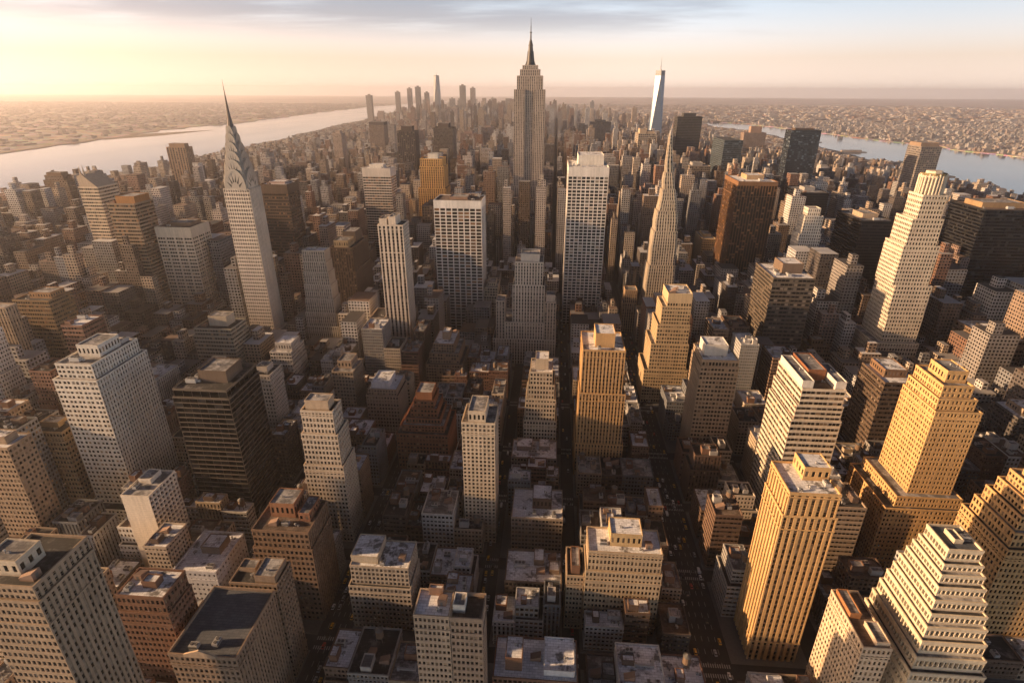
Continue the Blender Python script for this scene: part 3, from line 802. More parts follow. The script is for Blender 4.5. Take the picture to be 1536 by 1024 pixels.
B('stepped_tower', 'grey stone tower widening downwards in many thin ledges', 'office tower', -305, -277, 650, 17.5, 140, (.40, .35, .30), PR(bay=2.7, fl=4.2, ww=.5, wh=.62, rec=.6),
  [(44, 6, 9, 8, 3), (62, 4.5, 7, 6.5, 2.5), (80, 3, 5.4, 5, 2), (98, 2, 4, 3.5, 1.5), (114, 1.2, 2.6, 2.2, 1), (127, .6, 1.2, 1.1, .6), (140, 0, 0, 0, 0)], [], 'snow', 'dark', (.24, .21, .19), seed=48, n_clutter=2)
B('office_tower', 'dark chestnut office block with wide pale roof, right of the arched silver spire tower', 'office tower', -442, -400.7, 837, 40, 189, (.11, .072, .05), BD(bay=3.2, fl=4.6, ww=.7, wh=.5, rec=.4), None, [(.2, .8, .3, .8, 3, W_PINK, 0)], 'white', 'bronze', (.06, .045, .035), seed=49, cap=12, n_clutter=4)
B('office_tower', 'light cream gridded tower with blank crown band, left of the arched silver spire tower', 'office tower', -528, -478.6, 705, 43.5, 152, (.60, .50, .39), P(bay=3.4, fl=4.8, ww=.72, wh=.5, rec=.6, grp=3, extra=2.0), None,
  [(.2, .85, .3, .9, 4, W_BROWN)], 'brown', 'warm', seed=50, cap=12, n_clutter=3)
B('office_tower', 'brown banded tower with a rust penthouse, in front of the gabled ivory tower', 'office tower', -572, -535, 689, 36, 185, (.27, .20, .14), BD(bay=3, fl=4.6, ww=.94, wh=.5, rec=.4), None, [(.3, .98, .1, .9, 9, (.33, .16, .06), 0)], 'brown', 'bronze', (.15, .11, .08), seed=51, n_clutter=1)
gabled = B('art_deco_tower', 'ivory banded tower topped by a gable and twin pinnacles, hazy against the bright river', 'skyscraper', -653, -625, 745, 38, 196, (.58, .47, .35), BD(bay=3, fl=4.6, ww=.8, wh=.5, rec=.4), None, [], 'grey', 'warm', seed=52, n_clutter=0)
B('office_tower', 'hazy dark brown slab with sloping shoulders, silhouetted on the bright river', 'office tower', -1105, -1055, 1176, 24, 148, (.15, .09, .055), FL, [(138, 2, 3, 0, 0), (148, -4, -4, 0, 0)], [(.1, .9, .1, .9, 6, None, 0)], 'brown', seed=53, n_clutter=0)
B('office_tower', 'hazy lone brown tower with flat cap, standing by the bright river', 'office tower', -1020, -967.6, 1481, 32, 180, (.30, .20, .13), PR(bay=7, fl=5, ww=.5, wh=.6), None, [(.1, .9, .2, .8, 9, None, 0)], 'brown', seed=54, n_clutter=0)
B('office_tower', 'cream tower with blank white top band and golden window reflections, behind the striped stone slab', 'office tower', -357, -304, 1057, 37.5, 187, (.60, .53, .46), BD(bay=5, fl=4.8, ww=.85, wh=.6, rec=.4), None, [(.2, .7, .3, .8, 6, W_WHITE, 0)], 'white', 'bronze', seed=55, cap=14, n_clutter=2)
B('office_tower', 'hazy umber tower with a dark flat cap, left of three far dark towers', 'office tower', -751, -691, 2361, 58, 190, (.20, .15, .12), FL, None, [(0, 1, 0, 1, 12, (.08, .065, .06), 0)], 'tar', seed=56, n_clutter=0)
B('glass_tower', 'dark ribbed tower with a stepped cap, middle of three far dark towers', 'office tower', -455, -403, 1681, 50, 212, (.09, .07, .06), PR(bay=6, fl=5, ww=.55, wh=.6), None, [(.2, .8, .2, .8, 13, (.08, .06, .05), 0)], 'tar', 'dark', seed=57, n_clutter=0)
B('glass_tower', 'dark brown slab with square cap, rightmost of three far dark towers', 'office tower', -374, -314.5, 1803, 61, 215, (.10, .08, .068), FL, None, [(.2, .75, .2, .8, 12, (.09, .07, .06), 0)], 'tar', seed=58, n_clutter=0)
B('art_deco_tower', 'amber tower glowing orange above a dark lower tier, left of the tall spired skyscraper', 'office tower', -266, -222, 1138, 43, 196, (.62, .36, .13), PR(bay=4.4, fl=4.6, ww=.5, wh=.55), [(140, 6, 6, 3, 3), (182, 1.5, 3, 0, 2), (196, 0, 0, 0, 0)], [(.3, .75, .3, .7, 9, W_WHITE, 0)], 'grey', 'bronze', (.34, .20, .09), seed=59, n_clutter=0)
B('art_deco_tower', 'golden setback tower with a blank parapet crown, below the spire shaped stone tower', 'apartment tower', 119, 148, 567, 34, 112, (.52, .38, .22), P(bay=2.8, fl=4.2, ww=.55, wh=.52), [(40, 14, 4, 6, 3), (70, 9, 2, 4, 2), (92, 4, .8, 2, 1), (112, 1, 0, 0, 0), (126, -4, 0, -1, -1)], [], 'snow', 'warm', seed=60, n_clutter=3, cap=9, ants=1)
B('apartment_tower', 'tan tower with a white cube penthouse and bright orange flank', 'apartment tower', 133, 164, 449, 34.5, 107, (.37, .275, .19), P(bay=2.9, fl=4.2, ww=.6, wh=.5), [(101, .8, .8, .8, 0), (107, 0, 0, 0, 0)], [(.12, .76, .3, .85, 10, W_WHITE, 0)], 'snow', 'warm', side=P(bay=2.6, fl=4, ww=.5, wh=.5), seed=61, n_clutter=3)
B('art_deco_tower', 'copper gold ribbed deco tower with a square crown, beside the central straight street', 'apartment tower', 28, 63, 424, 40, 124, (.52, .315, .14), PR(bay=2.8, fl=3.8, ww=.48, wh=.6, rec=.7), [(34, 2, 5, 2, 5), (84, 1, 3, .8, 2), (124, 0, 0, 0, 0)],
  [(.3, .76, .2, .75, 12, None, 0)], 'snow', 'warm', (.28, .17, .09), seed=62, sides='LR', windows=True, n_clutter=3)
B('stepped_tower', 'cream ziggurat with gridded windows and a snowy block top, beside the central straight street', 'apartment tower', -16, 4, 443, 28, 92, (.52, .43, .32), P(bay=2.7, fl=4.1, ww=.5, wh=.56), [(44, 5, 5, 3, 4), (66, 3.5, 3.5, 2, 3), (80, 1.5, 2, 1, 1), (92, 0, 0, 0, 0)], [(.22, .8, .25, .85, 10, None, 0)], 'snow', 'warm', seed=63, sides='LR', n_clutter=1)
B('apartment_tower', 'slim cream apartment tower with flat sides and stepped bulkhead, alone above low rooftops', 'apartment tower', -59.5, -36, 332.6, 26, 107, (.56, .46, .345), P(bay=2.9, fl=3.3, ww=.46, wh=.55), None, [(.2, .72, .05, .9, 9)], 'grey', 'warm', windows=True, seed=64, sides='LR', n_clutter=2)
B('brick_tower', 'russet brick ziggurat with blank central tower, beside the dark left avenue', 'apartment building', -118, -100, 425, 24, 62, (.24, .105, .055), P(bay=2.9, fl=3.9, ww=.5, wh=.5), [(43, 14, 14, 14, 6), (49, 10, 10, 9, 4), (54, 7, 6, 5, 3), (62, 3, 3, 2, 2), (69, 0, 0, 0, 0)], [(.1, .9, .1, .9, 7, None, 0)], 'brown', 'warm', seed=65, sides='LR', n_clutter=0)
B('apartment_building', 'tan block with a bright white barrel roof, left of the russet brick ziggurat', 'apartment building', -178, -147.5, 474.7, 34, 50, (.37, .29, .22), P(bay=3.0, fl=4, ww=.5, wh=.52), [(44, 1, 1, 1, 0), (50, -1, -1, -1, 0)], [(.1, .7, .1, .9, 6, (.7, .7, .72), 0)], 'white', 'warm', seed=66, n_clutter=2)
B('apartment_building', 'taupe slab block with tan bulkhead, left of the white barrel roof block', 'apartment building', -218, -196, 490, 31.5, 60, (.31, .245, .185), P(bay=3.0, fl=4, ww=.5, wh=.54), None, [(.15, .8, .3, .9, 8, (.38, .28, .2))], 'grey', 'warm', seed=67, n_clutter=1)
B('brick_tower', 'clustered brown brick ziggurat with a round bulkhead, below the left white gridded slab', 'apartment building', -132, -108, 575, 40, 56, (.28, .195, .135), P(bay=3.0, fl=3.9, ww=.5, wh=.52), [(34, 8, 10, 8, 6), (46, 4, 6, 4, 3), (56, 0, 0, 0, 0)], [(.35, .7, .35, .7, 9, (.36, .25, .17), 0)], 'snow', 'warm', seed=68, n_clutter=2)
B('office_building', 'pale grey stepped block with dark roofed penthouse, below the grey ledged tower', 'office building', -304, -280, 534, 34, 58, (.47, .43, .39), P(bay=3.0, fl=4.4, ww=.6, wh=.5), [(46, 4, 1, 3, 0), (58, 0, 0, 0, 0)], [(.2, .95, .15, .8, 9)], 'snow', 'dark', seed=69, n_clutter=2)
B('apartment_building', 'narrow pale slab with slanting parapet, beside the dark banded tower', 'apartment building', -268, -250.4, 432, 24, 84, (.46, .40, .34), P(bay=2.8, fl=4, ww=.5, wh=.5), None, [(.1, .7, .3, .8, 5)], 'tar', 'dark', seed=70, n_clutter=1)
B('office_building', 'greenish grey banded block with a cream cube penthouse, below the arched silver spire tower', 'office building', -389.6, -347.6, 541, 32.5, 80, (.36, .33, .265), BD(bay=3, fl=4.4, ww=.72, wh=.52), [(72, 1.5, 1.5, 1.5, 0), (80, 0, 0, 0, 0)], [(.3, .8, .3, .8, 11, W_CREAM, 0)], 'tar', 'warm', seed=71, n_clutter=2)
B('office_tower', 'near black tower ringed by thin pale bands, with a brown louvred penthouse', 'office tower', -270, -229.7, 337, 43.5, 122, (.11, .09, .073), BD(bay=6.5, fl=4.2, ww=.96, wh=.84, rec=.6), [(8, 4, 4, 4, 2), (116, 1, 1.2, 1, 0), (122, 0, 0, 0, 0)], [(.32, .85, .3, .8, 9, (.13, .09, .065), 0)], 'tar', 'black', (.03, .027, .025), seed=72, n_clutter=4)
B('stepped_tower', 'cream setback tower with corner ledges and blank bulkhead, beside the dark left avenue', 'apartment tower', -172.5, -149.5, 328, 17, 114, (.52, .43, .335), P(bay=2.7, fl=4.0, ww=.48, wh=.54), [(70, 3, 3.5, 3, 5), (96, 1.6, 2, 1.6, 3), (114, 0, 0, 0, 0)], [(.12, .85, .15, .8, 7, (.46, .35, .25), 0)], 'tar', 'warm', windows=True, seed=73, n_clutter=0)
B('apartment_building', 'small tan tower with grey roofed bulkhead, at the foot of the cream setback tower', 'apartment building', -190.4, -168, 306, 14, 46, (.33, .25, .18), P(bay=2.6, fl=4, ww=.5, wh=.5), None, [(.2, .8, .3, .9, 6)], 'brown', 'warm', seed=74, n_clutter=1)
# --- left, middle distance
B('brick_tower', 'amber brown tower of rough ledges with a low box penthouse, in the warm haze', 'office tower', -560, -520, 512, 30.5, 118, (.25, .165, .085), BD(bay=2.6, fl=4.4, ww=.7, wh=.5), [(110, .8, .8, .8, 0), (118, 0, 0, 0, 0)], [(.3, .9, .3, .9, 6, (.34, .20, .10))], 'tar', 'bronze', seed=75, n_clutter=3)
B('apartment_building', 'hazy tan block with a white cube roof house, right of the amber brown ledged tower', 'apartment building', -680, -632, 693, 31, 68, (.38, .29, .21), P(bay=3.4, fl=4.2, ww=.55, wh=.5), [(60, 2, 2, 2, 0), (68, 0, 0, 0, 0)], [(.5, .85, .2, .8, 10, W_WHITE, 0)], 'brown', 'warm', seed=76, n_clutter=3)
B('apartment_tower', 'hazy ribbed tower cut by the picture edge, beside the amber brown ledged tower', 'apartment tower', -540, -511, 458, 12, 131, (.38, .29, .21), PR(bay=3.2, fl=4.2, ww=.5, wh=.55), None, [], 'grey', 'warm', seed=77, n_clutter=0)
B('apartment_building', 'dim brown apartment block at the picture edge, left of the tall cream office tower', 'apartment building', -372, -345, 276.6, 18, 108, (.31, .22, .145), P(bay=2.8, fl=3.8, ww=.5, wh=.5), None, [(.2, .8, .3, .8, 5)], 'snow', 'warm', seed=78, n_clutter=2)
B('apartment_building', 'ochre banded block with a railed roof, just left of the tall cream office tower', 'apartment building', -404, -374.4, 341.5, 20, 76, (.36, .26, .15), P(bay=2.8, fl=4.2, ww=.6, wh=.5), None, [(.2, .7, .4, .9, 4)], 'tar', 'bronze', seed=79, n_clutter=2)
B('office_building', 'hazy brown block glowing in the orange haze at the left edge', 'office building', -965, -912, 917, 28, 88, (.22, .14, .08), FL, None, [(.2, .7, .2, .8, 8)], 'brown', seed=80, n_clutter=0)
# --- others in the middle distance
B('apartment_building', 'small cream stepped block with terraces, below the bronze copper piered tower', 'apartment building', 238, 259, 711, 23, 34, W_CREAM, P(bay=3, fl=4), [(26, 2, 1, 2, 0), (34, 0, 0, 0, 0)], [(.2, .8, .3, .9, 6)], 'snow', 'warm', seed=81, n_clutter=1)
B('apartment_tower', 'narrow tower with a bright gold left face, right of the spire shaped stone tower', 'apartment tower', 269.5, 293, 1023, 59, 77, (.45, .32, .18), P(bay=3.6, fl=4.2), None, [(.2, .8, .3, .8, 5)], 'grey', 'dark', seed=82, n_clutter=0)
B('brick_tower', 'small brown stepped tower with orange lit edge, beside the charcoal gridded tower', 'office tower', 306, 332, 632, 20, 44, (.22, .135, .08), P(bay=3.0, fl=4.2), [(26, 5, 4, 4, 3), (36, 2, 2, 2, 1), (44, 0, 0, 0, 0)], [(.25, .75, .2, .8, 7)], 'brown', 'bronze', seed=83, n_clutter=0)
B('apartment_building', 'low block with a broad snow covered roof, in the centre street row', 'apartment building', -23.5, 13, 267, 27.5, 30.8, (.20, .145, .105), P(bay=2.6, fl=3.9), None, [(.5, .68, .55, .95, 4), (.78, .96, .3, .6, 3)], 'snow', 'warm', seed=84, sides='LR', n_clutter=3, windows=True)
B('apartment_building', 'tan loft block with a dark bulkhead carrying a square white roof', 'apartment building', -23.7, 14.3, 327, 34, 30, (.40, .32, .245), P(bay=2.6, fl=4), None, [(.4, .78, .35, .85, 9, (.12, .08, .06))], 'snow', 'warm', seed=85, sides='LR', n_clutter=3)
B('apartment_building', 'pair of flats under ragged snowy roofs, in front of the cream ziggurat', 'apartment building', -29.9, 9.9, 409, 28, 25, (.34, .27, .215), P(bay=2.6, fl=4), None, [(.1, .45, .4, .9, 4), (.6, .85, .5, .95, 3)], 'snow', 'warm', seed=86, sides='LR', n_clutter=2)
B('brick_building', 'low brick block with a large square white roof deck and brown bulkhead tower', 'apartment building', -23.9, 21, 198, 25, 36, (.23, .125, .08), P(bay=2.6, fl=4.2), None, [(.6, .96, .12, .92, 4.5, (.6, .57, .55), 0), (.14, .34, .2, .75, 9, (.2, .11, .07), 0)], 'white', 'warm', seed=87, sides='LR', n_clutter=3)
# --- far towers
for a in [
    ('apartment_tower', 'slim hazy tan tower behind the dark chocolate tower', -727, -698, 1895, 40, 190, (.40, .31, .25)),
    ('art_deco_tower', 'pale hazy pinnacled tower left of the white topped cream tower', -564, -513, 1524, 40, 108, (.55, .45, .38)),
    ('office_tower', 'small hazy maroon tower in the rooftops right of the arched silver spire', -1160, -1124, 2257, 17, 97, (.20, .12, .10)),
    ('office_tower', 'brown blue topped tower directly behind the dark chestnut office block', -775, -709, 1652, 40, 119, (.17, .12, .10)),
    ('apartment_tower', 'rose brown hazy block between the far dark towers and the spired skyscraper', -389, -324, 2399, 50, 160, (.22, .15, .13)),
    ('apartment_tower', 'hazy sandy tower with stepped top, far left of the spired skyscraper', -390, -327, 3098, 50, 145, (.34, .24, .19)),
    ('office_tower', 'small striped dark tower with terraces, right of the amber orange tower', -297, -262, 1910, 40, 110, (.14, .11, .10)),
    ('glass_tower', 'dark teal block just right of the tall spired skyscraper', 99, 155, 2997, 50, 164, (.06, .065, .075)),
    ('glass_tower', 'wide black block with raised middle, above the right white gridded slab', 156, 256, 2862, 50, 186, (.04, .042, .05)),
    ('office_tower', 'dark block with gold left edge, between right white gridded slab and stone spire tower', 144, 185, 1246, 40, 118, (.13, .10, .09)),
    ('apartment_tower', 'rosy brown slab behind the dark gold edged block', 185, 215, 1233, 40, 131, (.28, .19, .16)),
    ('art_deco_tower', 'domed cream tower peeking over the bronze copper piered tower', 580, 631, 1895, 40, 104, (.52, .42, .32)),
    ('glass_tower', 'blue grey block right of the domed cream tower', 656, 707, 1904, 50, 112, (.12, .14, .17)),
    ('office_tower', 'dark tower behind the left white gridded slab', -251, -205, 1065, 40, 118, (.11, .08, .065)),
    ('office_tower', 'narrow black slab between the left white gridded slab and the spired skyscraper', -121, -108, 1020, 30, 112, (.06, .055, .055)),
    ('apartment_tower', 'stone tower with rounded top, left of the spired skyscraper among small towers', -308, -255, 2289, 50, 106, (.36, .27, .21)),
    ('apartment_tower', 'plain pale slab directly right of the spired skyscraper', -48, -17, 2278, 40, 112, (.50, .42, .38)),
]:
    nm, lb, x0, x1, y0, dd, hh, cc = a
    rt_ = B(nm, lb, 'tower', x0, x1, y0, dd, hh, cc, FL if y0 > 1700 else P(bay=5, fl=5, ww=.5, wh=.5), None, [(.25, .75, .25, .75, 8, None, 0)], 'grey', seed=int(y0), n_clutter=0)
    if 'domed' in lb:
        mb = MB(); n = 12
        rings = []
        for k in range(7):
            an = k / 6 * math.pi / 2
            rings.append([(605 + 15 * math.cos(an) * math.cos(2 * math.pi * i / n) + .001 * i, 1915 + 15 * math.cos(an) * math.sin(2 * math.pi * i / n), 112 + 20 * math.sin(an)) for i in range(n)])
        mb.loft(rings); mb.build('dome', wall_mat((.55, .44, .30)), rt_, rt_.location)
for k, (x0, x1, y0, hh, lb) in enumerate([
        (-1982, -1926, 6212, 268, 'leftmost faint tower of the hazy far downtown cluster'), (-1626, -1582, 6542, 335, 'faint tower second left of the tall tapered far tower, in the downtown haze'),
        (-1509, -1459, 6422, 350, 'faint tall slab nearest left of the tall tapered far tower'), (-926, -875, 5757, 360, 'darker slim far tower right of the tall tapered far tower'),
        (-860, -814, 6000, 340, 'slim far tower at the right end of the hazy downtown cluster'), (-1414, -1371, 6430, 295, 'short faint block beside the tall tapered far tower'),
        (-1754, -1710, 6519, 300, 'short faint block between the two leftmost downtown towers'), (-789, -739, 4474, 200, 'hazy block standing in front of the downtown cluster'),
        (-949, -895, 4821, 172, 'hazy low slab in front of the tall tapered far tower')]):
    B('distant_tower', lb, 'skyscraper', x0, x1, y0, 60, hh, [(.25, .22, .2), (.32, .27, .25), (.16, .15, .15)][k % 3], FL, None, [(.3, .7, .3, .7, 12, None, 0)], 'grey', seed=100 + k, n_clutter=0)


# --- the four landmark towers
def polyring(x, y, z, pts):
    return [(x + a, y + b, z) for a, b in pts]


def empire():
    """Tall stepped limestone skyscraper with a mooring mast."""
    cx_, cy_ = -53.6, 1190.0
    root = empty('art_deco_skyscraper', (cx_, cy_, 0), 'tallest skyscraper, pale ribbed limestone shaft with dark mast and needle above the centre', 'skyscraper')
    off = (cx_, cy_, 0)
    FOOT.append((-110, 4, 1136, 1244))
    lime = wall_mat((.47, .385, .32)); sp = wall_mat((.20, .165, .145)); gl = GLASS['dark']
    st = style(PR(bay=3.6, fl=4.4, ww=.46, wh=.62, rec=.8))

    def tier(name, hw, yf, yb, z0, z1, parent=root, roofname='terrace'):
        mb, w = MB(), []
        x0, x1 = cx_ - hw, cx_ + hw
        for (O, U, N, wd, s) in (((x0, yf, 0), (1, 0, 0), (0, -1, 0), x1 - x0, st), ((x0, yb, 0), (0, -1, 0), (-1, 0, 0), yb - yf, st), ((x1, yf, 0), (0, 1, 0), (1, 0, 0), yb - yf, st), ((x1, yb, 0), (-1, 0, 0), (0, 1, 0), x1 - x0, style('blank'))):
            facade(mb, w, O, U, N, wd, z0, z1, s)
        for q in w:
            mb.add(q[:, 0], 1)
        o = mb.build(name, [lime, gl, sp], parent, off)
        rf = MB(); rf.add([[(x0, yf, z1), (x1, yf, z1), (x1, yb, z1), (x0, yb, z1)]]); rf.build(roofname, roof_mat('grey'), parent, off)
        pr = MB(); ring(pr, x0, x1, yf, yb, z1, .9); pr.build('parapet', lime, parent, off)
    tier('base', 52, 1140, 1240, 0, 51)
    tier('setback', 43, 1165, 1222, 51, 92)
    tier('setback', 38, 1167, 1220, 92, 143)
    # the shaft: two flanks stand forward of a recessed centre
    tier('shaft', 29, 1171, 1216, 143, 312)
    for s in (-1, 1):
        xa, xb = (cx_ - 29.6, cx_ - 9) if s < 0 else (cx_ + 9, cx_ + 29.6)
        mb, w = MB(), []
        for (O, U, N, wd) in (((xa, 1168, 0), (1, 0, 0), (0, -1, 0), xb - xa), ((xa, 1214, 0), (0, -1, 0), (-1, 0, 0), 46), ((xb, 1168, 0), (0, 1, 0), (1, 0, 0), 46)):
            facade(mb, w, O, U, N, wd, 143.02, 333 if False else 322, st)
        for q in w:
            mb.add(q[:, 0], 1)
        mb.add([[(xa, 1168, 322), (xb, 1168, 322), (xb, 1214, 322), (xa, 1214, 322)]], 0)
        mb.build('flank', [lime, gl, sp], root, off)
    tier('setback', 24.4, 1172, 1212, 312, 345)
    tier('crown', 19, 1176, 1208, 345, 356)
    tier('crown', 14.5, 1179, 1205, 356, 363, roofname='observation_deck')
    steel = plain("mast_metal", (.055, .05, .05), .6, .1)
    m = MB()
    ring8 = lambda r, z: [(cx_ + r * math.cos(2 * math.pi * (i + .5) / 8), 1192 + r * math.sin(2 * math.pi * (i + .5) / 8), z) for i in range(8)]
    m.loft([ring8(8.5, 363), ring8(6.4, 370), ring8(5.2, 386), ring8(4.2, 396), ring8(4.6, 397), ring8(3.2, 403), ring8(1.4, 408)])
    for k in range(4):
        a = k * math.pi / 2
        dx, dy = math.cos(a), math.sin(a)
        px, py = -dy, dx
        q = []
        for (r, z) in ((10.5, 363), (7.2, 372), (5.6, 388)):
            q.append((r, z))
        for (r0, z0), (r1, z1) in zip(q, q[1:]):
            for t in (-.7, .7):
                m.add([[(cx_ + dx * 2 + px * t, 1192 + dy * 2 + py * t, z0), (cx_ + dx * r0 + px * t, 1192 + dy * r0 + py * t, z0), (cx_ + dx * r1 + px * t, 1192 + dy * r1 + py * t, z1), (cx_ + dx * 2 + px * t, 1192 + dy * 2 + py * t, z1)]])
            m.add([[(cx_ + dx * r0 - px * .7, 1192 + dy * r0 - py * .7, z0), (cx_ + dx * r0 + px * .7, 1192 + dy * r0 + py * .7, z0), (cx_ + dx * r1 + px * .7, 1192 + dy * r1 + py * .7, z1), (cx_ + dx * r1 - px * .7, 1192 + dy * r1 - py * .7, z1)]])
    m.build('mast', steel, root, off)
    a = MB(); a.cyl(cx_, 1192, 408, 418, 1.5, 1.2, 8); a.cyl(cx_, 1192, 418, 420, 2.0, 2.0, 8); a.cyl(cx_, 1192, 420, 430, .9, .7, 8); a.cyl(cx_, 1192, 430, 444, .55, .15, 6)
    a.build('antenna', steel, root, off)


def chrysler():
    """Slim white brick skyscraper with a crown of stacked steel arches."""
    cx_, cy_, hw, hd = -363.2, 646.0, 15.4, 14.0
    root = empty('art_deco_skyscraper', (cx_, cy_, 0), 'slender white skyscraper with stacked silver arches narrowing to a needle spire', 'skyscraper')
    off = (cx_, cy_, 0)
    FOOT.append((cx_ - 22, cx_ + 22, cy_ - 20, cy_ + 20))
    wm = wall_mat((.60, .515, .43)); gl = GLASS['dark']; sp = wall_mat((.40, .33, .28))
    st = style(P(bay=2.9, fl=4.4, ww=.5, wh=.55, rec=.6)); st2 = style(PR(bay=2.9, fl=4.4, ww=.5, wh=.55, rec=.7))

    def tier(name, a, b, z0, z1, s, cap=True):
        mb, w = MB(), []
        for (O, U, N, wd, ss) in (((cx_ - a, cy_ - b, 0), (1, 0, 0), (0, -1, 0), 2 * a, s), ((cx_ + a, cy_ - b, 0), (0, 1, 0), (1, 0, 0), 2 * b, st2), ((cx_ - a, cy_ + b, 0), (0, -1, 0), (-1, 0, 0), 2 * b, s), ((cx_ + a, cy_ + b, 0), (-1, 0, 0), (0, 1, 0), 2 * a, style('blank'))):
            facade(mb, w, O, U, N, wd, z0, z1, ss)
        for q in w:
            mb.add(q[:, 0], 1)
            if q.shape[1] > 1:
                mb.add(q[:, 1:], 0)
        mb.add([[(cx_ - a, cy_ - b, z1), (cx_ + a, cy_ - b, z1), (cx_ + a, cy_ + b, z1), (cx_ - a, cy_ + b, z1)]], 0)
        mb.build(name, [wm, gl, sp], root, off)
    tier('base', 20, 18, 0, 40, st)
    tier('shaft', hw, hd, 40, 216, st)
    tier('setback', 13.6, 12.4, 216, 226, st2)
    steel = plain("crown_steel", (.36, .32, .28), .5, .25)
    dark = plain("crown_window", (.03, .026, .022), .3)
    spec = [(14.6, 214, 24), (12.4, 228, 20), (10.2, 239, 18), (8.2, 250, 16), (6.3, 260, 15), (4.6, 269, 14)]
    for k, (w_, zb, h) in enumerate(spec):
        mb = MB()
        dpt = w_ * .93
        n = 14
        prof = [(w_ * .86 * math.cos(math.pi * i / n), zb + h * math.sin(math.pi * i / n) ** .8) for i in range(n + 1)]
        for axis in range(2):
            for s in (-1, 1):
                pts = [((cx_ + u, cy_ + s * dpt, z) if axis == 0 else (cx_ + s * dpt, cy_ + u, z)) for u, z in prof]
                mid = (cx_, cy_ + s * dpt, zb) if axis == 0 else (cx_ + s * dpt, cy_, zb)
                mb.add([[mid, pts[i], pts[i + 1], mid] for i in range(n)])
            for i in range(n):
                (u0, z0), (u1, z1) = prof[i], prof[i + 1]
                if axis == 0:
                    mb.add([[(cx_ + u0, cy_ - dpt, z0), (cx_ + u0, cy_ + dpt, z0), (cx_ + u1, cy_ + dpt, z1), (cx_ + u1, cy_ - dpt, z1)]])
                else:
                    mb.add([[(cx_ + dpt, cy_ + u0, z0), (cx_ - dpt, cy_ + u0, z0), (cx_ - dpt, cy_ + u1, z1), (cx_ + dpt, cy_ + u1, z1)]])
            # triangular windows fanned along each arch, and a raised rim round it
            for s in (-1, 1):
                for t in np.linspace(.14, .86, 6 if k < 3 else 5):
                    an = math.pi * t
                    r0, r1, r2 = .40, .84, .115
                    f = lambda rr, aa: (w_ * .86 * rr * math.cos(aa), zb + h * rr * math.sin(aa) ** .8)
                    A_, B_, C_ = f(r0, an - r2 * 1.5), f(r0, an + r2 * 1.5), f(r1, an)
                    e = s * (dpt + .06)
                    tri = [(cx_ + p[0], cy_ + e, p[1]) if axis == 0 else (cx_ + e, cy_ + p[0], p[1]) for p in (A_, B_, C_)]
                    mb.add([[tri[0], tri[1], tri[2], tri[0]]], 1)
                for i in range(n):
                    q = []
                    for (rr, ex) in ((1.0, .5), (.9, .5)):
                        for ii in (i, i + 1):
                            an = math.pi * ii / n
                            u, z = w_ * .86 * rr * math.cos(an), zb + h * rr * math.sin(an) ** .8
                            q.append((cx_ + u, cy_ + s * (dpt + .55), z) if axis == 0 else (cx_ + s * (dpt + .55), cy_ + u, z))
                    mb.add([[q[0], q[1], q[3], q[2]]])
        mb.build('crown_arch', [steel, dark], root, off)
    m = MB()
    sq = lambda r, z: [(cx_ + r * math.cos(2 * math.pi * (i + .5) / 8), cy_ + r * math.sin(2 * math.pi * (i + .5) / 8), z) for i in range(8)]
    m.loft([sq(4.2, 276), sq(2.6, 287), sq(1.5, 296), sq(.85, 308), sq(.4, 318), sq(.1, 330)])
    m.build('spire', plain("spire_steel", (.09, .07, .06), .5, .2), root, off)


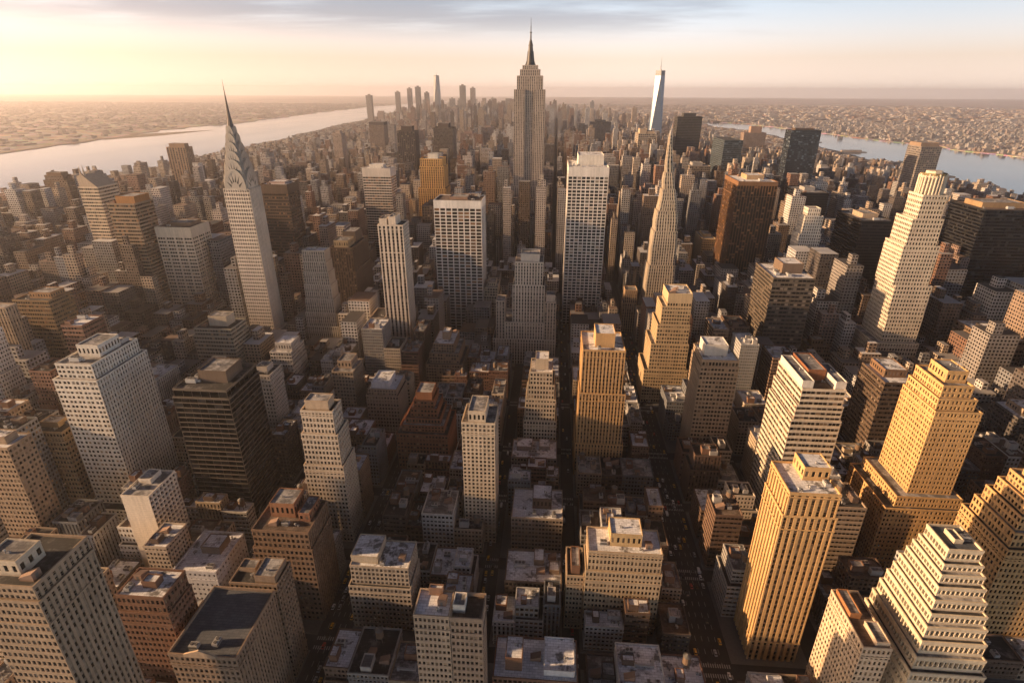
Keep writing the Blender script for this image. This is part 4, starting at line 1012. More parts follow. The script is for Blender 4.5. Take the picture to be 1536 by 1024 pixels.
def obelisk():
    """Stone tower that narrows in a long curve to a needle."""
    y0 = 762.0
    prof = [(0, 123, 172, 44), (20, 123.5, 172, 43), (46, 124.8, 172, 41), (72, 126.5, 171, 39), (99, 128.4, 170, 36), (124, 130, 169, 33.5), (146, 131.8, 167.6, 31), (160, 133.3, 166.2, 28.5), (173, 135, 164.4, 26), (187, 137, 162, 22), (201, 139.2, 159.4, 18), (212, 140.8, 157, 14), (222, 142.2, 155, 11), (233, 143.4, 153, 8.4), (244, 144.4, 151.6, 6.2), (257, 145.2, 149.8, 4.2), (269, 146.2, 148.6, 2.2)]
    p2 = []
    for k, (z, a, b, dd) in enumerate(prof):
        wd = (b - a) * (.84 if z < 180 else .76); dd *= .82
        p2.append((z, b - wd - (.5 if z > 200 else 0), b, dd))
        if k in (2, 4, 6, 8, 10, 12):     # a shoulder: the shaft steps in
            st_ = min(1.5, wd * .09)
            p2.append((z + .25, b - wd + st_, b - st_ * .6, dd - st_ * 1.6))
    prof = p2
    root = empty('spire_tower', (147.5, y0 + 20, 0), 'ivory stone tower curving up to a sharp point like a spire', 'skyscraper')
    off = (147.5, y0 + 20, 0); FOOT.append((119, 176, y0 - 4, y0 + 50))
    wm = wall_mat((.58, .485, .37)); dark = wall_mat((.30, .24, .185))
    gl = GLASS['warm']
    yc = y0 + 22
    mb, wn = MB(), MB()
    for (z0, a0, a1, d0), (z1, b0, b1, d1) in zip(prof, prof[1:]):
        lo = [(a0, yc - d0 / 2, z0), (a1, yc - d0 / 2, z0), (a1, yc + d0 / 2, z0), (a0, yc + d0 / 2, z0)]
        hi = [(b0, yc - d1 / 2, z1), (b1, yc - d1 / 2, z1), (b1, yc + d1 / 2, z1), (b0, yc + d1 / 2, z1)]
        for s in range(4):
            p, q, r, u = (np.array(v, float) for v in (lo[s], lo[(s + 1) % 4], hi[(s + 1) % 4], hi[s]))
            mb.add([[p, q, r, u]], 0 if s == 2 else 1)
            if s == 2:
                continue
            nrm = np.cross(q - p, u - p); nrm /= np.linalg.norm(nrm)
            if z1 - z0 < 1:
                continue
            nb = max(1, int(round(np.linalg.norm(q - p) / (3.4 if s == 0 else 4.2))))
            nf = max(1, int(round((z1 - z0) / 4.4)))
            f = lambda a, b: p * (1 - a) * (1 - b) + q * a * (1 - b) + r * a * b + u * (1 - a) * b
            for i in range(nb):
                # piers stand proud between the window columns
                a_, b_ = (i + .0) / nb, (i + .42) / nb
                o_ = nrm * 1.0
                P0, P1, P2, P3 = f(a_, 0) + o_, f(b_, 0) + o_, f(b_, 1) + o_, f(a_, 1) + o_
                mb.add([[P0, P1, P2, P3], [f(a_, 0), P0, P3, f(a_, 1)], [P1, f(b_, 0), f(b_, 1), P2]])
                for j in range(nf):
                    w0, w1 = (i + .46) / nb, (i + .96) / nb
                    k0, k1 = (j + .22) / nf, (j + .74) / nf
                    wn.add([[f(w0, k0) + nrm * .06, f(w1, k0) + nrm * .06, f(w1, k1) + nrm * .06, f(w0, k1) + nrm * .06]])
    mb.build('shaft', [wm, dark], root, off); wn.build('window_pane', gl, root, off)
    t = MB(); t.cyl(147.4, yc, 268.5, 281, .8, .1, 6); t.build('needle', M_STEEL, root, off)
    # ornamental shoulder towers at the foot on the sunny side
    for k, (x0_, x1_, ya, h) in enumerate(((105, 122, y0 + 6, 62), (110, 123, y0 + 30, 78))):
        B('art_deco_tower', ['golden brown deco block at the foot of the spire shaped stone tower', 'taller golden deco block tucked behind the foot of the spire shaped stone tower'][k], 'office building', x0_ + 14 - 14 * (k == 0), x1_, ya - 2 + 20 * k, 20, h, (.45, .31, .19), PR(bay=3, fl=4.2), [(h * .7, 2, 0, 2, 0), (h, 0, 0, 0, 0)], [], 'grey', seed=300 + k, n_clutter=0)


def faceted(name, label, x, y, hw, H, colr, cap_h, spire_h, top=.72):
    """Glass tower whose square plan turns through an octagon into a smaller turned square."""
    root = empty(name, (x, y, 0), label, 'skyscraper'); off = (x, y, 0)
    FOOT.append((x - hw, x + hw, y - hw, y + hw))
    m, t, p = principled("tower_glass")
    g = t.n('ShaderNodeNewGeometry'); s = t.n('ShaderNodeSeparateXYZ'); t.put(s.inputs[0], g.outputs['Position'])
    line = t.math('GREATER_THAN', t.math('FRACT', t.math('MULTIPLY', s.outputs[2], 1 / 9.0)), .8)
    t.put(p.inputs['Base Color'], t.mix(t.math('MULTIPLY', line, .5), colr, shade(colr, .45)))
    p.inputs['Roughness'].default_value = .34; p.inputs['Metallic'].default_value = .05
    zb = H * .13
    b = MB(); b.box(x - hw, x + hw, y - hw, y + hw, 0, zb, 0); b.build('base', m, root, off)
    lo = [(x + a * hw, y + c * hw, zb) for a, c in ((-1, -1), (1, -1), (1, 1), (-1, 1))]
    r = hw * top
    hi = [(x + a * r, y + c * r, H) for a, c in ((0, -1), (1, 0), (0, 1), (-1, 0))]
    mb = MB()
    for i in range(4):
        j = (i + 1) % 4
        mb.add([[lo[i], lo[j], hi[i], lo[i]], [lo[j], hi[j], hi[i], lo[j]]])
    mb.add([[hi[0], hi[1], hi[2], hi[3]]])
    mb.build('shaft', m, root, off)
    if cap_h:
        c = MB(); rr = r * .98
        k_ = [(x + a * rr, y + c_ * rr) for a, c_ in ((0, -1), (1, 0), (0, 1), (-1, 0))]
        c.loft([[(*p_, H + .05) for p_ in k_], [(*p_, H + cap_h) for p_ in k_]]); c.build('crown', plain("crown_glass", (.03, .045, .06), .4, .1), root, off)
    sp_ = MB(); sp_.cyl(x, y, H + cap_h, H + cap_h + spire_h, 1.6 + hw * .02, .3, 8); sp_.cyl(x, y, H + cap_h, H + cap_h + 4, hw * .2, hw * .18, 12)
    sp_.build('spire', M_STEEL, root, off)


empire(); chrysler(); obelisk()
faceted('faceted_tower', 'pale blue faceted glass tower with dark crown and thin mast, right of the spired skyscraper', 520, 3225, 33, 392, (.10, .14, .20), 24, 62, .74)
faceted('faceted_tower', 'tall tapered far tower rising highest from the hazy downtown cluster', -1258, 6350, 40, 452, (.14, .14, .15), 8, 46, .7)

# crown of the tapering ivory skyscraper: an octagon of flutes
mb = MB()
ox, oy = 393.0, 635.0
for k in range(24):
    a = 2 * math.pi * k / 24
    r0 = 11.6 / max(abs(math.cos((a + math.pi / 8) % (math.pi / 4) - math.pi / 8)), .92)
    x_, y_ = ox + r0 * math.cos(a), oy + r0 * math.sin(a)
    mb.cyl(x_, y_, 222, 242 + (1.2 if k % 3 == 0 else 0), .95, .95, 6)
o8 = lambda r, z: [(ox + r * math.cos(2 * math.pi * (i + .5) / 8), oy + r * math.sin(2 * math.pi * (i + .5) / 8), z) for i in range(8)]
mb.loft([o8(11.3, 222), o8(11.3, 240)]); mb.loft([o8(12.9, 240.1), o8(12.9, 241.5)]); mb.loft([o8(8, 241.6), o8(7.4, 246)])
mb.build('crown', wall_mat((.56, .48, .375)), taper, taper.location)
mb = MB(); mb.loft([o8(11.9, 241.6), o8(11.7, 244)], 0, False)
mb.build('crown_rail', plain("verdigris", (.16, .12, .05), .7), taper, taper.location)

# gable and pinnacles of the ivory banded tower
mb = MB()
gx0, gx1, gy0, gy1 = -652, -626, 746, 782
mb.add([[(gx0, gy0, 196.1), (gx1, gy0, 196.1), (gx0 + 8, gy0, 213), (gx0, gy0, 211)], [(gx1, gy0, 196.1), (gx1, gy1, 196.1), (gx0 + 8, gy1, 213), (gx0 + 8, gy0, 213)],
        [(gx0, gy1, 196.1), (gx0, gy0, 196.1), (gx0, gy0, 211), (gx0, gy1, 211)], [(gx0, gy0, 211), (gx0 + 8, gy0, 213), (gx0 + 8, gy1, 213), (gx0, gy1, 211)], [(gx1, gy1, 196.1), (gx0, gy1, 196.1), (gx0, gy1, 211), (gx0 + 8, gy1, 213)]])
mb.build('gable_roof', wall_mat((.42, .33, .25)), gabled, gabled.location)
for x_ in (-648, -643):
    mb = MB(); mb.cyl(x_, 750, 211, 216, 1.6, 1.4, 6); mb.cyl(x_, 750, 216, 225, 1.2, .1, 6); mb.build('pinnacle', wall_mat((.5, .4, .3)), gabled, gabled.location)

# pediment of the slate roofed block
mb = MB()
px0, px1, py_ = -169, -153, 171.6
for (ya, yb) in ((py_, py_ + .9),):
    F_ = [(px0, ya, 72.6), (px1, ya, 72.6), (px1, ya, 74.2), ((px0 + px1) / 2, ya, 77.4), (px0, ya, 74.2)]
    K_ = [(p[0], yb, p[2]) for p in F_]
    mb.add([[F_[0], F_[1], F_[2], F_[4]], [F_[4], F_[2], F_[3], F_[4]], [K_[1], K_[0], K_[4], K_[2]], [K_[2], K_[4], K_[3], K_[2]]])
    mb.add([[F_[i], K_[i], K_[(i + 1) % 5], F_[(i + 1) % 5]][::-1] for i in range(5)])
mb.build('pediment', wall_mat((.48, .35, .24)), ped, ped.location)
# ------------------------------------------------------------------ land, water, streets
def lerp_path(pts, y):
    ys = [p[1] for p in pts]; xs = [p[0] for p in pts]
    return np.interp(y, ys, xs)


LN = [(-1650, -2000), (-1650, 1500), (-1700, 2032), (-1780, 2444), (-1860, 3037), (-1900, 3806), (-2100, 5301), (-2500, 9019), (-3100, 14011), (-3331, 19411)]
LF = [(-2900, -2000), (-2990, 2969), (-3035, 3275), (-3084, 3696), (-3130, 4101), (-3390, 4899), (-3300, 5751), (-3413, 7234), (-3764, 9986), (-3871, 12594), (-3844, 16085), (-3500, 20500)]
RN = [(1500, -2000), (1500, 1900), (1549, 2221), (1570, 2462), (1501, 2656), (1470, 2865), (1688, 2960), (1725, 3020), (1725, 3085), (1620, 3150), (1700, 3985), (1715, 4599), (1735, 5439), (1560, 6124), (1598, 7400)]
RF = [(2800, -2000), (2600, 3000), (2541, 3395), (2447, 3717), (2496, 4129), (2340, 4429), (2250, 5249), (2080, 6695), (1760, 7072), (1700, 7600)]
_w = random.Random(3)


def ragged(pts, amp, step=140):
    """A shoreline with docks and notches instead of long straight runs."""
    out = []
    for (x0, y0), (x1, y1) in zip(pts, pts[1:]):
        n = max(1, int(math.hypot(x1 - x0, y1 - y0) / step)) if y0 > 500 or y1 > 500 else 1
        for k in range(n):
            out.append((x0 + (x1 - x0) * k / n + (_w.uniform(-amp, amp) if k else 0), y0 + (y1 - y0) * k / n))
    return out + [pts[-1]]


LN, LF, RN, RF = ragged(LN, 38), ragged(LF, 75, 200), ragged(RN, 30, 110), ragged(RF, 40, 130)
FAR = 34000.0


def sheet(name, pts, z, mat, kind='structure', skirt=0.0):
    me = bpy.data.meshes.new(name)
    vs = [(x, y, z) for x, y in pts]; fs = [tuple(range(len(pts)))]
    if skirt:
        n = len(vs)
        vs += [(x, y, z - skirt) for x, y in pts]
        fs += [((i + 1) % n, i, n + i, n + (i + 1) % n) for i in range(n)]
    me.from_pydata(vs, [], fs); me.materials.append(mat)
    o = bpy.data.objects.new(name, me); col.objects.link(o); o['kind'] = kind
    return o


def land_mat():
    m, t, p = principled("distant_ground")
    g = t.n('ShaderNodeNewGeometry'); pos = g.outputs['Position']
    n1 = t.noise(pos, 0.0012, 4.0, .6); n2 = t.noise(pos, 0.011, 4.0, .65)
    vor = t.n('ShaderNodeTexVoronoi', feature='F1'); t.put(vor.inputs['Vector'], pos); vor.inputs['Scale'].default_value = 0.022
    c1 = t.mix(t.ramp(n1, .38, .62), (.20, .165, .145), (.36, .31, .285))
    c2 = t.mix(t.math('MULTIPLY', t.ramp(n2, .5, .72), .7), c1, (.5, .45, .42))
    c3 = t.mix(.55, c2, vor.outputs['Color'], 'SOFT_LIGHT')
    t.put(p.inputs['Base Color'], c3); p.inputs['Roughness'].default_value = .95
    return m


def street_mat():
    m, t, p = principled("asphalt")
    g = t.n('ShaderNodeNewGeometry'); pos = g.outputs['Position']
    n = t.noise(pos, .35, 4.0, .6)
    t.put(p.inputs['Base Color'], t.mix(n, (.014, .014, .016), (.040, .039, .039))); p.inputs['Roughness'].default_value = .85
    return m


def water_mat():
    m, t, p = principled("river_water")
    g = t.n('ShaderNodeNewGeometry'); pos = g.outputs['Position']
    mp = t.n('ShaderNodeMapping'); t.put(mp.inputs[0], pos); mp.inputs['Scale'].default_value = (1, .35, 1)
    n = t.noise(mp.outputs[0], .05, 5.0, .65); n2 = t.noise(mp.outputs[0], .0035, 3.0)
    b = t.n('ShaderNodeBump'); b.inputs['Strength'].default_value = .12; b.inputs['Distance'].default_value = 1.0; t.put(b.inputs['Height'], n)
    t.put(p.inputs['Normal'], b.outputs[0])
    t.put(p.inputs['Base Color'], t.mix(n2, (.035, .055, .070), (.055, .075, .09)))
    t.put(p.inputs['Roughness'], t.math('MULTIPLY_ADD', n2, .12, .04))
    p.inputs['IOR'].default_value = 1.33
    return m


M_LAND, M_STREET, M_WATER = land_mat(), street_mat(), water_mat()
sheet('water', [(-7000, -3000), (7000, -3000), (7000, 26000), (-7000, 26000)], -2.5, M_WATER)
sheet('ground', LN[::-1] + RN + [(1700, 7600), (4000, 7600)] + [(FAR, 7600), (FAR, FAR), (-FAR, FAR), (-FAR, 20500), (-3500, 20500)], 0.0, M_STREET, skirt=2.4)
sheet('ground', [(-FAR, -2000)] + LF[:-1] + [(-3500, 20500), (-FAR, 20500)], 0.0, M_LAND, skirt=2.4)
sheet('ground', RF[::-1] + [(FAR, -2000), (FAR, 7600)], 0.0, M_LAND, skirt=2.4)
sheet('ground', [(-FAR, 7700), (-3700, 7700), (-3800, 20600), (-2600, 9100), (-2100, 7800), (1500, 7700), (FAR, 7700), (FAR, FAR), (-FAR, FAR)] if False else [(-3000, 14200), (-2560, 9200), (-2250, 7700), (FAR, 7700), (FAR, FAR), (-FAR, FAR), (-FAR, 20700), (-3300, 20700)], 0.3, M_LAND)
sheet('sandbar', [(-3400, 4300), (-3120, 3900), (-2990, 4300), (-2960, 5000), (-3060, 4760), (-3200, 4520)], -1.6, plain("sandbar_soil", (.16, .12, .085), .95))
bank = [p for p in LF if 1500 < p[1] < 6000]
sheet('river_bank', [(x + 3, y) for x, y in bank] + [(x - 45, y) for x, y in bank[::-1]], 0.2, plain("bank_soil", (.17, .13, .09), .95))

XS = [(-860, 12), (-775, 12), (-690, 12), (-605, 14), (-520, 12), (-450, 12), (-378, 14), (-300, 12), (-215, 14), (-132, 21), (-37, 11), (20, 11), (106, 24), (172, 14), (228, 12), (318, 14), (400, 12), (480, 12), (560, 12), (650, 14), (740, 12), (830, 12), (920, 12)]
YS = [(40, 10), (110, 10), (162, 10), (238, 11), (312, 11), (385, 11), (458, 11), (545, 11), (632, 11), (720, 12), (810, 12), (900, 12), (990, 12)]
M_PAVE = plain("paving_stone", (.11, .105, .10), .9, 0, .25)
pv = MB()
blocks = []
for (xa, wa), (xb, wb) in zip(XS, XS[1:]):
    for (ya, va), (yb, vb) in zip(YS, YS[1:]):
        x0, x1, y0, y1 = xa + wa / 2, xb - wb / 2, ya + va / 2, yb - vb / 2
        pv.box(x0, x1, y0, y1, 0, .15); blocks.append((x0 + 2.4, x1 - 2.4, y0 + 2.4, y1 - 2.4))
structure(pv.build('pavement', M_PAVE))
mk = MB()
for xc, wd in XS:
    if wd < 20:
        continue
    for o_ in (-wd * .26, -wd * .09, wd * .09, wd * .26):
        for y in np.arange(60, 960, 9.0):
            mk.add([[(xc + o_ - .14, y, .006), (xc + o_ + .14, y, .006), (xc + o_ + .14, y + 3.6, .006), (xc + o_ - .14, y + 3.6, .006)]])
for xc, wd in XS:
    for yc, vd in YS:
        if abs(xc) > 260 or yc > 600:
            continue
        for s in (-1, 1):
            ya = yc + s * (vd / 2 - 2.2)
            for x in np.arange(xc - wd / 2 + 1, xc + wd / 2 - 1, 1.4):
                mk.add([[(x, ya - 1.3, .008), (x + .7, ya - 1.3, .008), (x + .7, ya + 1.3, .008), (x, ya + 1.3, .008)]])
structure(mk.build('road_markings', plain("road_paint", (.30, .29, .27), .7)))

# ------------------------------------------------------------------ street blocks: every lot a building of its own
rng = random.Random(11)
REFS = []
for o in list(col.objects):
    if o.type == 'EMPTY' and o.get('category') and o.location.y < 900:
        s = o['label'].split(',')[0].split(' with ')[0]
        if 3 <= len(s.split()) <= 7:
            REFS.append((s, o.location.x, o.location.y))
_cnt = {}
for s, _x, _y in REFS:
    _cnt[s] = _cnt.get(s, 0) + 1
REFS = [r for r in REFS if _cnt[r[0]] == 1]
camM = np.array(cam_o.rotation_euler.to_matrix())


def project(x, y, z):
    v = camM.T @ np.array((x, y, z - CAM_Z))
    if v[2] > -1:
        return None
    return .5 + FPX * v[0] / -v[2], .5 - FPX * v[1] / -v[2] * 1.5


def free(x0, x1, y0, y1):
    return all(x1 <= a or x0 >= b or y1 <= c or y0 >= d for a, b, c, d in FOOT)


WALLS = [('dark brown', (.13, .08, .055)), ('red brick', (.18, .10, .072)), ('brown', (.20, .13, .09)), ('tan', (.36, .27, .195)), ('grey', (.29, .27, .25)), ('cream', (.48, .40, .315)), ('sooty', (.095, .075, .065)), ('buff', (.42, .33, .235)), ('pale grey', (.45, .44, .43)), ('off-white', (.60, .57, .53)), ('slate', (.17, .175, .185))]
lots = []
for bx0, bx1, by0, by1 in blocks:
    rows = [(by0, (by0 + by1) / 2 - 1.0), ((by0 + by1) / 2 + 1.0, by1)] if by1 - by0 > 38 else [(by0, by1)]
    for r0, r1 in rows:
        x = bx0
        while x < bx1 - 7:
            w = rng.uniform(12, 25)
            if bx1 - (x + w) < 9:
                w = bx1 - x
            a0, a1, c0, c1 = x, min(bx1, x + w) - .08, r0, r1 - rng.choice([0, 0, 2.5, 5])
            x += w
            # trim against the big buildings' footprints
            for _k in range(3):
                hit = next(((p, q, r, s) for p, q, r, s in FOOT if not (a1 <= p or a0 >= q or c1 <= r or c0 >= s)), None)
                if hit is None:
                    break
                p, q, r, s = hit
                opts = [((p - a0), (a0, p, c0, c1)), ((a1 - q), (q, a1, c0, c1)), ((r - c0), (a0, a1, c0, r)), ((c1 - s), (a0, a1, s, c1))]
                a0, a1, c0, c1 = max(opts)[1]
            if a1 - a0 < 8 or c1 - c0 < 8 or not free(a0 + .01, a1 - .01, c0 + .01, c1 - .01):
                continue
            lots.append((a0, a1, c0, c1))
seen = []
for L in lots:
    mx, my = (L[0] + L[1]) / 2, (L[2] + L[3]) / 2
    out = abs(mx) > 330
    if abs(mx + 10) < 125:
        h = rng.uniform(17, 36) if my < 620 else rng.uniform(20, 48)
    elif out:
        h = rng.uniform(46, 88) if rng.random() < .62 else rng.uniform(88, 135)
        if math.hypot(mx, my) < 470:
            h = min(h, rng.uniform(30, 62))
    else:
        h = (rng.uniform(18, 46) if rng.random() < .88 else rng.uniform(46, 62)) if my < 560 else rng.uniform(36, 84)
    if my < 160:
        h = min(h, 34)
    if my < 275 and mx > 115:
        h = min(h, 13 + .3 * (h % 10))
    if (260 < mx < 440 and 400 < my < 625) or (-400 < mx < -240 and 380 < my < 640) or (-520 < mx < -400 and 470 < my < 700):
        h = min(h, 26 + h * .25)      # keeps the tall towers behind in view, as in the photo
    pr_ = project(mx, my, h)
    pg = project(mx, my, 0)
    if pr_ is None or not (-.04 < pr_[0] < 1.04) or pr_[1] > 1.06:
        if my > 330:
            seen.append((9e9, L, h))
        continue
    seen.append((math.dist((mx, my, h), (0, 0, CAM_Z)), L, h))
seen.sort(key=lambda s: s[0])
N_IND = 285
used = {}
RK = [('snow', 'snowy'), ('tar', 'dark'), ('grey', 'grey'), ('brown', 'brown'), ('white', 'white')]
left_over = []
made = 0
for dist_, L, h in seen:
    if made >= N_IND or dist_ > 5e9:
        left_over.append((L, h)); continue
    x0, x1, y0, y1 = L
    mx, my = (x0 + x1) / 2, (y0 + y1) / 2
    cn, cc = rng.choice(WALLS)
    rk, rn = rng.choice(RK[:1] * 4 + RK[1:2] * 4 + RK[2:3] * 3 + RK[3:4] * 2 + RK[4:5])
    hn = 'low' if h < 27 else 'mid-rise' if h < 46 else 'tall'
    rf = min(REFS, key=lambda r: math.hypot(r[1] - mx, (r[2] - my)))
    dx, dy = mx - rf[1], my - rf[2]
    rel = ('in front of' if dy < 0 else 'behind') if abs(dy) > abs(dx) else ('left of' if dx < 0 else 'right of')
    sets = rng.random() < .3 and h > 24
    feat = rng.random()
    tank = 1.0 if feat < .28 and rk != 'white' else 0.0
    lab = None
    for extra in ('', 'second ', 'third ', 'fourth ', 'fifth ', 'sixth '):
        lb = f"{extra}{hn} {cn} block with {rn} roof{' and water tank' if tank else ''}, {rel} the {rf[0]}"
        if len(lb.split()) > 16:
            lb = f"{extra}{hn} {cn} {rn}-roofed block {rel} the {rf[0]}"
        if lb not in used:
            lab = lb; break
    used[lab] = 1
    k = rng.uniform(.85, 1.2)
    sty_ = rng.choice([P(bay=2.6, fl=3.7, ww=.5, wh=.52), P(bay=3.0, fl=3.9, ww=.56, wh=.55), P(bay=2.4, fl=3.5, ww=.48, wh=.5), BD(bay=2.6, fl=4.0, ww=.7, wh=.5), PR(bay=2.8, fl=3.8, ww=.5, wh=.58)])
    tiers = [(h * .72, 0, 0, 0, 0), (h, -rng.choice([0, 0, 3]), -rng.choice([0, 0, 3]), -rng.uniform(2, 4), -rng.choice([0, 2]))] if sets and x1 - x0 > 13 and y1 - y0 > 13 else None
    w_, d_ = x1 - x0, y1 - y0
    pents = []
    for _k in range(rng.choice([1, 1, 2])):
        fw, fd = min(.5, rng.uniform(4, 8) / w_), min(.5, rng.uniform(4, 9) / d_)
        fx, fy = (rng.uniform(.04, .42 - fw * .3) if not pents else rng.uniform(.52, .96 - fw)), rng.uniform(.05, .95 - fd)
        if fx + fw < .97:
            pents.append((fx, fx + fw, fy, fy + fd, rng.uniform(2.6, 5.2), rng.choice([None, (.2, .11, .07), (.42, .39, .36), (.12, .08, .06)]), 0))
    B('apartment_block', lab, 'building', x0, x1, y0, d_, h, tuple(round(c * k, 3) for c in cc), sty_, tiers, pents, rk, 'warm' if rng.random() < .7 else 'dark', seed=made, n_clutter=6 if dist_ < 460 else 4 if dist_ < 620 else 2,
      tank=tank, sides='LR' if abs(mx) < 70 else None, group='low blocks lining the streets', foot=False)
    made += 1


# ------------------------------------------------------------------ the rest of the city, nobody could count it
def boxes(name, arr, colr, rcol, bay=3.6, fl=3.9):
    """arr: rows of x0, x1, y0, y1, z0, z1."""
    a = np.asarray(arr, np.float32); n = len(a)
    x0, x1, y0, y1, z0, z1 = a.T
    mb = MB()
    st_ = lambda *p: np.stack([np.stack(v, -1) for v in p], 1)
    ux = np.maximum(1, np.round((x1 - x0) / bay)); uy = np.maximum(1, np.round((y1 - y0) / bay)); uz = np.maximum(1, np.round((z1 - z0) / fl))
    o = np.zeros(n, np.float32)
    uvx, uvy = st_((o, o), (ux, o), (ux, uz), (o, uz)), st_((o, o), (uy, o), (uy, uz), (o, uz))
    mb.add(st_((x0, y0, z0), (x1, y0, z0), (x1, y0, z1), (x0, y0, z1)), 0, uvx, colr)
    mb.add(st_((x0, y1, z0), (x0, y0, z0), (x0, y0, z1), (x0, y1, z1)), 0, uvy, colr)
    mb.add(st_((x1, y0, z0), (x1, y1, z0), (x1, y1, z1), (x1, y0, z1)), 0, uvy, colr)
    mb.add(st_((x1, y1, z0), (x0, y1, z0), (x0, y1, z1), (x1, y1, z1)), 0, uvx, colr)
    mb.add(st_((x0, y0, z1), (x1, y0, z1), (x1, y1, z1), (x0, y1, z1)), 0, None, rcol)
    ob = mb.build(name, far_mat()); ob['kind'] = 'stuff'
    return ob


nr = np.random.default_rng(5)
PAL = np.array([(.13, .09, .065), (.22, .12, .08), (.21, .15, .11), (.36, .28, .21), (.30, .27, .25), (.50, .42, .34), (.10, .085, .08), (.42, .33, .25), (.28, .19, .15), (.46, .40, .36), (.55, .52, .49), (.20, .20, .21), (.40, .39, .39)])
ROOFPAL = np.array([(.06, .055, .055), (.16, .15, .15), (.30, .29, .29), (.62, .62, .64), (.18, .12, .09), (.40, .38, .37)])


def colours(n):
    c = PAL[nr.integers(0, len(PAL), n)] * nr.uniform(.8, 1.2, (n, 1)); r = ROOFPAL[nr.integers(0, len(ROOFPAL), n)] * nr.uniform(.8, 1.15, (n, 1))
    return c.astype(np.float32), r.astype(np.float32)


def with_tops(x0, x1, y0, y1, h, share=.6):
    """Main boxes plus a smaller box on the roof of some of them."""
    n = len(x0); z = np.zeros(n)
    main = np.stack([x0, x1, y0, y1, z, h], 1)
    k = nr.random(n) < share
    w, d = (x1 - x0)[k], (y1 - y0)[k]
    fx, fy = nr.uniform(.1, .5, k.sum()), nr.uniform(.1, .5, k.sum())
    top = np.stack([x0[k] + fx * w, x0[k] + (fx + nr.uniform(.25, .45, k.sum())) * w, y0[k] + fy * d, y0[k] + (fy + nr.uniform(.25, .45, k.sum())) * d, h[k] + .02, h[k] + np.minimum(nr.uniform(.06, .25, k.sum()) * h[k], 9) + 2.5], 1)
    c, r = colours(n)
    return np.concatenate([main, top]), np.concatenate([c, c[k]]), np.concatenate([r, r[k]])


def foot_clear(x0, x1, y0, y1):
    ok = np.ones(len(x0), bool)
    for a, b, c, d in FOOT:
        ok &= ~((x1 > a) & (x0 < b) & (y1 > c) & (y0 < d))
    return ok


if left_over:
    a = np.array([(L[0], L[1], L[2], L[3], h) for L, h in left_over])
    arr, cc, rc = with_tops(a[:, 0], a[:, 1], a[:, 2], a[:, 3], a[:, 4])
    boxes('street_blocks', arr, cc, rc)


def zone(name, ya, yb, xl, xr, pitch, hfun, gap=.22, every=3, skip=None, dens=1.0, calm=0.0, calmc=(.31, .26, .23)):
    ys = np.arange(ya, yb, pitch)
    X, Y = [], []
    for i, y in enumerate(ys):
        if every and i % every == every - 1 and pitch < 60:
            y = y - pitch * .18
        l, r = (xl(y), xr(y)) if callable(xl) else (xl, xr)
        xs = np.arange(math.ceil(l / pitch) * pitch, r - pitch, pitch)
        X.append(xs); Y.append(np.full(len(xs), y))
    X, Y = np.concatenate(X), np.concatenate(Y)
    keep = nr.random(len(X)) < dens
    X, Y = X[keep], Y[keep]
    col_i = np.round(X / pitch).astype(int)
    w = pitch * nr.uniform(.62, 1 - gap * .5, len(X)); d = pitch * nr.uniform(.62, 1 - gap * .5, len(X))
    w = np.where(col_i % 3 == 0, w * .72, w)
    slim = nr.random(len(X)) < .45
    w = np.where(slim, w * .72, w); d = np.where(slim, d * .75, d)
    x0, y0 = X + (col_i % 3 == 0) * pitch * .2, Y
    x1, y1 = x0 + w, y0 + d
    h = hfun(X, Y)
    ok = foot_clear(x0, x1, y0, y1)
    if skip is not None:
        ok &= ~skip(x0, x1, y0, y1)
    # only what lies in the camera's wedge, with room to step aside
    ang = np.arctan2(X, np.maximum(Y, 1))
    ok &= (ang > R(-56)) & (ang < R(50))
    x0, x1, y0, y1, h = x0[ok], x1[ok], y0[ok], y1[ok], h[ok]
    arr, cc, rc = with_tops(x0, x1, y0, y1, h, .7 if pitch < 60 else .35)
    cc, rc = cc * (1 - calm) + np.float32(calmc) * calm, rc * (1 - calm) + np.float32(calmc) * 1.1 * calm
    return boxes(name, arr, cc, rc)


lx = lambda y: float(lerp_path(LN, y)) + 25
rx = lambda y: float(np.interp(y, [p[1] for p in RN], [p[0] for p in RN])) - 30
inblocks = lambda x0, x1, y0, y1: (x1 > -866) & (x0 < 926) & (y0 < 996)


def h_mid(X, Y):
    n = len(X)
    core = np.maximum(np.exp(-((X - 50) / 800.0) ** 2), .75 * np.exp(-((X + 900) / 500.0) ** 2) * (Y < 1700))
    h = nr.uniform(30, 58, n) + nr.exponential(12 + 24 * core)
    h = np.where(nr.random(n) < .12 + .28 * core, nr.uniform(70, 125 + 50 * core), h)
    edge = np.clip((X + 1650) / 420, .25, 1) * np.clip((1560 - X) / 500, .3, 1)
    return np.clip(h * edge, 10, 75 + 105 * core)


